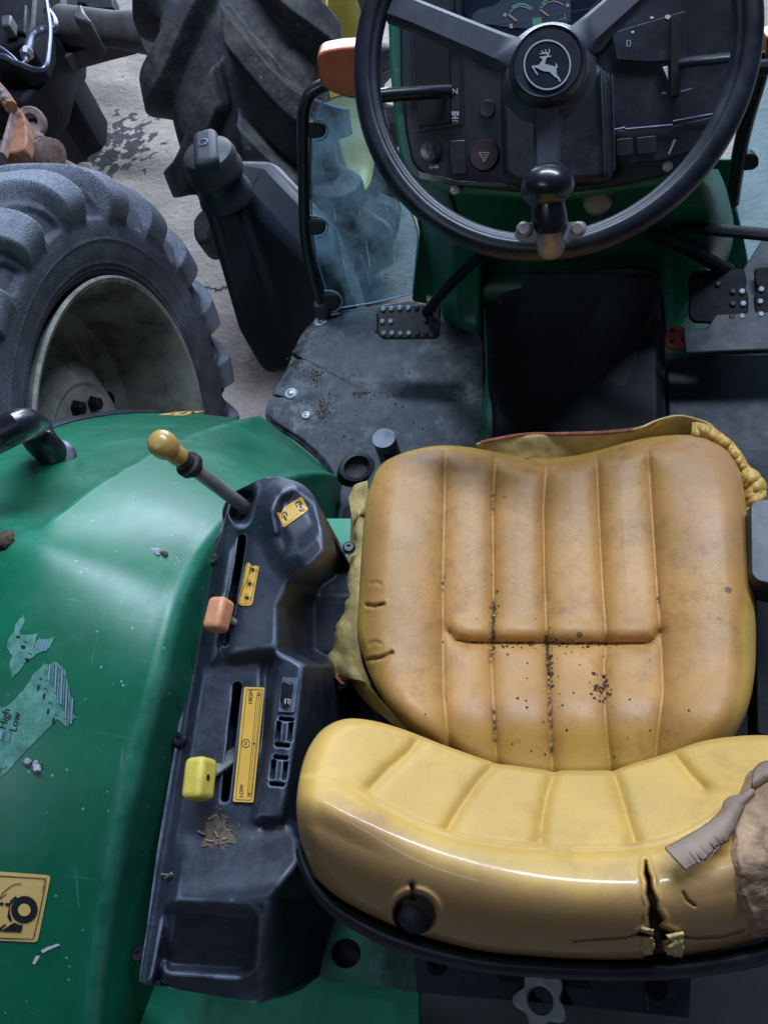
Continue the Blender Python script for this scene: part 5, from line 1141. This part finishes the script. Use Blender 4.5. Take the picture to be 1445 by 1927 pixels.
M('post_foot', *glathe(oz(608, 588, FZ + .015), ZUP, [(.016, -.01), (.016, .02), (.012, .03), (.0005, .03)], 14), 'iron_grey', post)
lampp = GA + GN * .05
prism_at('indicator_lamp', rpoly([(596, 104), (608, 95), (640, 89), (700, 85), (702, 190), (650, 184), (612, 168), (600, 150)], 10), lampp, GN, .07, 'lamp_orange', tr, .012, bseg=4, label='orange indicator lamp left of the steering wheel')
prism_at('cowl_side', [(768, 330), (812, 330), (822, 575), (776, 568), (790, 440)], GA - GN * .03, GN, .02, 'green_dark', tr, .002)
# mirrored glass and post on the right
HA = oz(1405, 500, FZ + .015); HN = unit(np.cross(oz(1520, 490, FZ + .015) - HA, np.array([0, .34, 1.0]))); HN = HN if HN @ (EYE - HA) > 0 else -HN
q = np.array(rpoly([(1437, 125), (1418, 190), (1400, 260), (1388, 320), (1380, 378), (1396, 440), (1408, 500), (1560, 486), (1600, 300), (1580, 125)], 5)); P = opl(q[:, 0], q[:, 1], HA, HN)
gr = M('side_glass', *gprism(P, -HN * .005), 'window_glass', tr, smooth=False, label='lower window glass at the right edge')
M('glass_edge', *gtube(np.vstack([P, P[:2]]), .0016, 6, caps=False), 'edge_glass', gr)
pr2 = M('window_post', *gtube(opl(*crom([(1440, 100), (1424, 160), (1406, 220), (1392, 280), (1382, 340), (1376, 385)], 40).T, HA + HN * .01, HN), .013, 14), 'black_gloss', tr, label='black tubular post at the right glass')
prism_at('glass_clip', rpoly([(1388, 292), (1418, 289), (1427, 297), (1427, 312), (1416, 320), (1388, 322)], 5), HA + HN * .018, HN, .024, 'black_rubber', pr2, .004)
prism_at('cowl_side', [(1340, 300), (1378, 300), (1384, 380), (1398, 440), (1408, 510), (1340, 520)], HA - HN * .03, HN, .02, 'green_dark', tr, .002)
prism_at('indicator_lamp', rpoly([(1441, 68), (1500, 60), (1500, 120), (1441, 112)], 8), HA + HN * .05, HN, .06, 'lamp_orange', tr, .012, bseg=4, label='orange indicator lamp at the right edge')
tubepx('window_rail', [(1410, 128), (1445, 126), (1500, 124)], 1.45, .010, 'black_gloss', tr)

# ------------------------------------------------------------------ fuel tank outside the step
top = [(371, 362), (393, 398), (456, 374), (575, 502), (650, 545), (630, 420), (512, 296), (440, 296), (388, 336)]
mid = [(446, 598), (454, 632), (535, 622), (640, 662), (695, 640), (672, 520), (600, 425), (528, 420), (476, 520)]
bot = [(474, 655), (504, 712), (560, 702), (650, 705), (705, 660), (685, 560), (622, 480), (560, 480), (508, 580)]
def ringz(p, z): p = np.array(p, float); return oz(p[:, 0], p[:, 1], z)
T_ = ringz(top, np.array([1.10, 1.085, 1.05, 1.0, .96, 1.05, 1.10, 1.10, 1.10])); Mi = ringz(mid, .74); Bo = ringz(bot, .60); n = 9
V = np.concatenate([T_, Mi, Bo]); F = []
for a in (0, n):
    for k in range(n): F.append([a + k, a + n + k, a + n + (k + 1) % n, a + (k + 1) % n])
F += [[0, 1, 2, 6, 7, 8], [2, 3, 6], [3, 5, 6], [3, 4, 5], list(range(2 * n, 3 * n))[::-1]]
bm = bmesh.new(); vv = [bm.verts.new(v) for v in V]
for f in F: bm.faces.new([vv[i] for i in f])
bmesh.ops.recalc_face_normals(bm, faces=bm.faces[:]); bm.verts.index_update()
V = np.array([v.co for v in bm.verts]); F = [[v.index for v in f.verts] for f in bm.faces]; bm.free()
tank = M('fuel_tank', V, F, 'tank_plastic', tr, bevel=.026, bseg=4, sharp=50, label='black plastic fuel tank beside the step')
nb0 = oz(424, 362, 1.095)
M('filler_neck', *glathe(nb0, ZUP, [(.062, -.01), (.058, .006), (.052, .014), (.050, .055), (.0005, .055)], 40), 'tank_plastic', tank)
cap = M('filler_cap', *glathe(nb0, ZUP, [(.030, .045), (.057, .045), (.060, .050), (.060, .062), (.057, .068), (.057, .088), (.052, .100), (.040, .107), (.0005, .108)], 48), 'black_rubber', tank, label='round black fuel filler cap with grip bar')
ga = unit((-.25, .97, 0)); gs = np.cross(ZUP, ga)
V, F = gbox(nb0 + ZUP * .098, ga * .055, gs * .026, ZUP * .022); M('cap_grip', V, F, 'black_rubber', cap, bevel=.015, bseg=5)
M('cap_stud', *glathe(nb0 + ZUP * .119 + ga * .004, ZUP, [(.0105, 0), (.0105, .003), (.008, .0035), (.008, .0018), (.0005, .0018)], 24), 'black_plastic', cap)

# ------------------------------------------------------------------ pedals
def zr3(p): return np.array(p, float) / 2.89 + np.array([340, 180])
PN = unit((0, -.42, .9)); PP = oz(765, 603, FZ + .14)
cp = prism_at('clutch_pedal', rpoly(zr3([(1070, 1172), (1090, 1146), (1385, 1126), (1410, 1148), (1406, 1296), (1390, 1318), (1096, 1322), (1070, 1298)]), 4), PP, PN, .010, 'black_rubber', tr, .003, label='black clutch pedal pad with round studs')
prism_at('pedal_tab', zr3([(1046, 1182), (1066, 1178), (1068, 1288), (1048, 1280)]), PP + PN * .006, PN, .016, 'iron_grey', cp, .002)
pts = [(1102, 1162), (1147, 1160), (1192, 1157), (1238, 1156), (1283, 1154), (1330, 1154), (1375, 1152), (1098, 1230), (1143, 1228), (1333, 1222), (1380, 1220), (1105, 1293), (1150, 1293), (1195, 1294), (1241, 1293), (1287, 1292), (1333, 1290), (1378, 1288)]
for i, p in enumerate(pts):
    x, y = zr3(p); c = opl(x, y, PP, PN)
    M('stud', *glathe(c, PN, [(.0050, -.001), (.0048, .003), (.0036, .0042), (.0005, .0042)], 12), 'stud_steel' if (p[0] < 1260) else 'black_rubber', cp)
M('pedal_arm', *gtube(crom([opl(800., 590., PP - PN * .014, PN), od(835, 548, 1.32), od(870, 512, 1.26), od(905, 480, 1.20)], 20), .009, 10), 'iron_black', tr)
BP = oz(1370, 570, FZ + .13); BN = unit((0, -.42, .9))
brk = []
for nm, pl, sts, lab in (('l', [(1296, 522), (1302, 509), (1400, 505), (1405, 530), (1402, 543), (1408, 556), (1408, 596), (1396, 610), (1305, 606), (1296, 596)], [(1395, 549), (1397, 572), (1395, 596), (1378, 549), (1378, 572), (1376, 596), (1320, 530), (1350, 535)], 'black brake pedal left of the gap'), ('r', [(1420, 503), (1520, 498), (1525, 600), (1430, 604), (1420, 594), (1420, 556), (1427, 543), (1420, 530)], [(1431, 545), (1429, 568), (1430, 592), (1455, 545), (1455, 568)], 'black brake pedal at the right edge')):
    b_ = prism_at('brake_pedal', rpoly(pl, 5), BP, BN, .010, 'iron_black', tr, .003, label=lab)
    for (x, y) in sts: M('stud', *glathe(opl(float(x), float(y), BP, BN), BN, [(.0052, -.001), (.005, .003), (.0036, .0045), (.0005, .0045)], 12), 'stud_steel' if x > 1390 else 'black_rubber', b_)
M('brake_arm', *gtube(crom([od(1228, 438, 1.20), od(1290, 465, 1.27), od(1345, 497, 1.35), od(1372, 510, 1.38)], 20), .012, 10), 'iron_black', tr)
V, F = gtube(crom([od(1265, 426, 1.22), od(1340, 432, 1.18), od(1445, 442, 1.12), od(1560, 452, 1.06)], 20), .012, 10, flat=.5); M('hand_lever', V, F, 'iron_black', tr, label='flat black hand lever across the right glass')
RP = oz(1300, 634, FZ + .06)
rp = prism_at('lock_pedal', rpoly([(1252, 622), (1262, 612), (1284, 613), (1294, 624), (1350, 617), (1352, 650), (1262, 656), (1252, 646)], 5), RP, unit((0, -.3, .95)), .012, 'red_pedal', tr, .003, label='faded red differential lock pedal')
for (x, y) in ((1264, 622), (1264, 643), (1284, 640)): M('stud_hole', *glathe(opl(float(x), float(y), RP, unit((0, -.3, .95))), unit((0, -.3, .95)), [(.004, -.002), (.004, .0012), (.0005, .0012)], 10), 'void_black', rp)

# ------------------------------------------------------------------ under and behind the seat
DK = 1.15
prism_at('rear_deck', [(150, 1990), (176, 1935), (262, 1846), (380, 1740), (640, 1740), (790, 1800), (790, 1990)], (0, 0, DK), ZUP, .012, 'green_deck_lit', tr, .002, label='scratched rear deck, green lightened to look lit')
ou = crom([(640, 1722), (700, 1750), (760, 1775), (792, 1792), (790, 1830), (786, 1866), (740, 1860), (690, 1853), (640, 1848), (604, 1842), (608, 1800), (618, 1750)], 72, True)
inn = ellipse(651, 1794, 28, 28, 72); 
def by_angle(c, pts): a = np.arctan2(pts[:, 1] - c[1], pts[:, 0] - c[0]); return pts[np.argsort(a)]
ou = by_angle((651, 1794), ou); inn = by_angle((651, 1794), inn)
G = np.array([oz(ou[:, 0], ou[:, 1], DK + .010), oz(ou[:, 0], ou[:, 1], DK + .016), oz(inn[:, 0], inn[:, 1], DK + .016), oz(inn[:, 0], inn[:, 1], DK + .008)]); G = np.concatenate([G, G[:, :1]], 1)
M('seat_base_plate', *ggrid(G), 'green_worn', tr, sharp=30, label='worn green seat base plate with round hole')
flat('plate_hole', poly2(ellipse(651, 1794, 31, 31, 40)), planesurf((0, 0, DK + .002), ZUP), 0, 'void_black', bpy.data.objects['seat_base_plate'])
sb = prism_at('seat_bracket', rpoly([(780, 1795), (1000, 1800), (1300, 1835), (1296, 1916), (1050, 1890), (784, 1868)], 4), (0, 0, DK + .035), ZUP, .02, 'dash_plastic', tr, .003, label='black seat slide bracket')
for q in ((822, 1815), (1232, 1861)):
    M('bolt', *glathe(oz(*q, DK + .035), ZUP, [(.0105, 0), (.0105, .004), (.008, .006), (.004, .006), (.004, .003), (.0005, .003)], 18), 'iron_black', sb)
prism_at('bracket_slot', rpoly([(934, 1826), (1108, 1842), (1112, 1862), (938, 1846)], 8), (0, 0, DK + .0362), ZUP, .002, 'void_black', sb, 0)
kc = oz(1017, 1880, DK + .05); a_ = np.linspace(0, 2 * math.pi, 90, endpoint=False); rs = .0245 + .0045 * np.cos(5 * a_ + .9)
kn_ = unit((0, .15, 1)); _, k1, k2 = frame(kn_)
ring_o = np.array([kc + rs[i] * (math.cos(a_[i]) * k1 + math.sin(a_[i]) * k2) for i in range(90)]); ring_i = np.array([kc + .0125 * (math.cos(a) * k1 + math.sin(a) * k2) for a in a_])
G = np.array([ring_o - kn_ * .014, ring_o - kn_ * .003, kc + (ring_o - kc) * .93, ring_i + (ring_i - kc) * .15, ring_i - kn_ * .003, ring_i - kn_ * .014]); G = np.concatenate([G, G[:, :1]], 1)
mk('knob_grey', (.42, .42, .40), .5, var=.2, vscale=30, dust=.3, dustcol=(.5, .5, .48), dscale=30)
M('star_knob', *ggrid(G), 'knob_grey', tr, sharp=40, label='grey star shaped adjusting knob under the seat')
M('seat_post', *gtube(np.array([oz(722, 824, 1.10), oz(722, 824, 1.10) - ZUP * .08, oz(722, 824, 1.10) - ZUP * .2]), .0195, 24), 'black_plastic', tr, label='black round post ahead of the seat')
c = oz(671, 880, 1.0); cup = [(.027, -.03), (.027, .0), (.025, .004), (.020, .005), (.018, .002), (.017, -.008), (.0005, -.010)]
V, F = glathe(c, unit((.35, -.25, .9)), cup, 40); ax_ = unit((.8, .5, 0)); V = c + (V - c) + ((V - c) @ ax_)[:, None] * ax_ * .25
M('rubber_grommet', V, F, 'black_rubber', tr, label='black rubber cup at the fender foot')
prism_at('rear_deck_front', [(560, 975), (700, 975), (700, 1080), (560, 1080)], (0, 0, 1.13), ZUP, .01, 'green_deck_lit', tr, .002)
ar = prism_at('armrest', rpoly([(1411, 950), (1420, 941), (1500, 936), (1500, 1112), (1424, 1092), (1413, 1080)], 5), (0, 0, 1.33), ZUP, .05, 'dash_plastic', tr, .006, label='dark armrest bracket right of the cushion')
prism_at('seat_side_bracket', rpoly([(1420, 1090), (1500, 1090), (1500, 1400), (1424, 1380)], 6), (0, 0, 1.22), ZUP, .05, 'iron_black', tr, .006)
ruled('torn_boot', [(582, 1312), (590, 1298), (602, 1288), (618, 1272)], [(604, 1322), (618, 1312), (636, 1300), (652, 1292)], [1.225, 1.23, 1.23, 1.235], [1.215, 1.22, 1.22, 1.225], 'cloth', tr, 24, 8, .008, label='frayed grey fabric boot beside the console')
M('suspension_boot', *glathe(oz(628, 1330, 1.17), unit((.2, .1, 1)), [(.05, -.05), (.052, -.01), (.045, .01), (.03, .02), (.0005, .02)], 28), 'void_black', tr)

# ------------------------------------------------------------------ loose dirt and droppings
def lump(name, cx, cy, r, surf, mat, label, cat, seed, flatn=.6, el=1.0, ang=0):
    c = surf([cx], [cy], 0)[0]; bm = bmesh.new(); bmesh.ops.create_icosphere(bm, subdivisions=3, radius=1)
    V = np.array([v.co for v in bm.verts]); F = [[v.index for v in f.verts] for f in bm.faces]; bm.free()
    nz = np.array([mnoise.fractal(Vector(v) * 2.2 + Vector((seed * 3.3, 0, 0)), 1, 2, 4) for v in V]); V = V * (1 + .5 * nz)[:, None]; V[:, 0] *= el; V[:, 2] *= flatn
    V = V @ np.array(Matrix.Rotation(ang, 3, 'Z')).T
    return tag(M(name, c + V * r + np.array([0, 0, r * flatn * .45]), F, mat, sharp=0), label, cat)
lump('mud_clump', 14, 1020, .011, SF, 'mud', 'brown clump of dried mud on the green fender', 'mud', 1)
lump('bird_dropping', 292, 1038, .0042, SF, 'droppings', 'pale and dark dropping on the fender near the gear lever', 'dropping', 2, .4, 1.6, -.3)
lump('bird_dropping', 309, 1043, .0036, SF, 'mud', 'dark tip of the dropping on the fender near the gear lever', 'dropping', 3, .5, 1.6, -.2)
lump('bird_dropping', 53, 1434, .0034, SF, 'droppings', 'small white dropping left of its pair under the torn sticker', 'dropping', 4, .6, 1.4, -.4)
lump('bird_dropping', 70, 1443, .0040, SF, 'droppings', 'longer grey dropping under the torn sticker', 'dropping', 5, .6, 1.7, -.7)
def onpatch(name, poly, surf, lift, mat, label, cat):
    o = patch(name, poly, surf, lift, mat, None); tag(o, label, cat); return o
patch('paint_chip', rag([(78, 1788), (92, 1780), (112, 1774), (113, 1778), (95, 1786), (82, 1793)], .4), SF, .0008, 'print_white', fender)
patch('paint_chip', rag([(62, 1812), (68, 1798), (77, 1797), (72, 1806), (66, 1814)], .4), SF, .0008, 'print_white', fender)
patch('dried_dirt', rag([(388, 1545), (400, 1532), (414, 1538), (428, 1556), (442, 1576), (446, 1590), (420, 1588), (398, 1594), (380, 1594), (388, 1572)], 1.6), SC, .0012, 'dust_brown', console)
crumbs('chaff', 412, 1566, 15, 17, 260, SC, 'dust_brown', .0014, 'brown chaff heaped in the corner of the console', 'dirt', seed=11, elong=2.0)
for i, (x, y, a, L_) in enumerate(((382, 1568, .5, 16), (403, 1537, -.5, 18), (410, 1572, 1.1, 14), (398, 1584, .1, 16), (320, 1645, .05, 20), (322, 1648, -.7, 16), (425, 1580, -.2, 10))):
    q = np.array([(x - math.cos(a) * L_ / 2, y - math.sin(a) * L_ / 2), (x, y + 1.5), (x + math.cos(a) * L_ / 2, y + math.sin(a) * L_ / 2)]); P = SC(q[:, 0], q[:, 1], .003)
    tag(M('straw', *gtube(crom(P, 8), .0009, 5), 'straw'), ['straw bit at the left of the chaff heap', 'straw bit on top of the chaff heap', 'straw bit standing in the chaff heap', 'straw bit at the foot of the chaff heap', 'straw stalk lying alone on the rear console', 'short straw crossing the lone stalk on the console', 'tiny straw right of the chaff heap'][i], 'straw', 'straw bits on the console')
crumbs('seat_dirt', 1040, 1212, 55, 5, 70, SQ, 'mud', .0017, 'dark crumbs of dirt in the cross channel of the cushion', 'dirt', seed=21)
crumbs('seat_dirt', 1034, 1250, 3, 26, 60, SQ, 'mud', .0018, 'dark crumbs of dirt in the middle channel of the cushion', 'dirt', seed=22)
crumbs('seat_dirt', 928, 1175, 3.5, 24, 40, SQ, 'mud', .0016, 'dark crumbs of dirt in the channel left of centre', 'dirt', seed=23)
crumbs('seat_dirt', 1130, 1300, 10, 12, 34, SQ, 'mud', .0022, 'cluster of dark crumbs right of centre on the lower cushion', 'dirt', seed=24)
crumbs('seat_dirt', 1050, 1290, 110, 80, 40, SQ, 'mud', .0014, 'scattered fine specks over the lower cushion', 'dirt', seed=25)
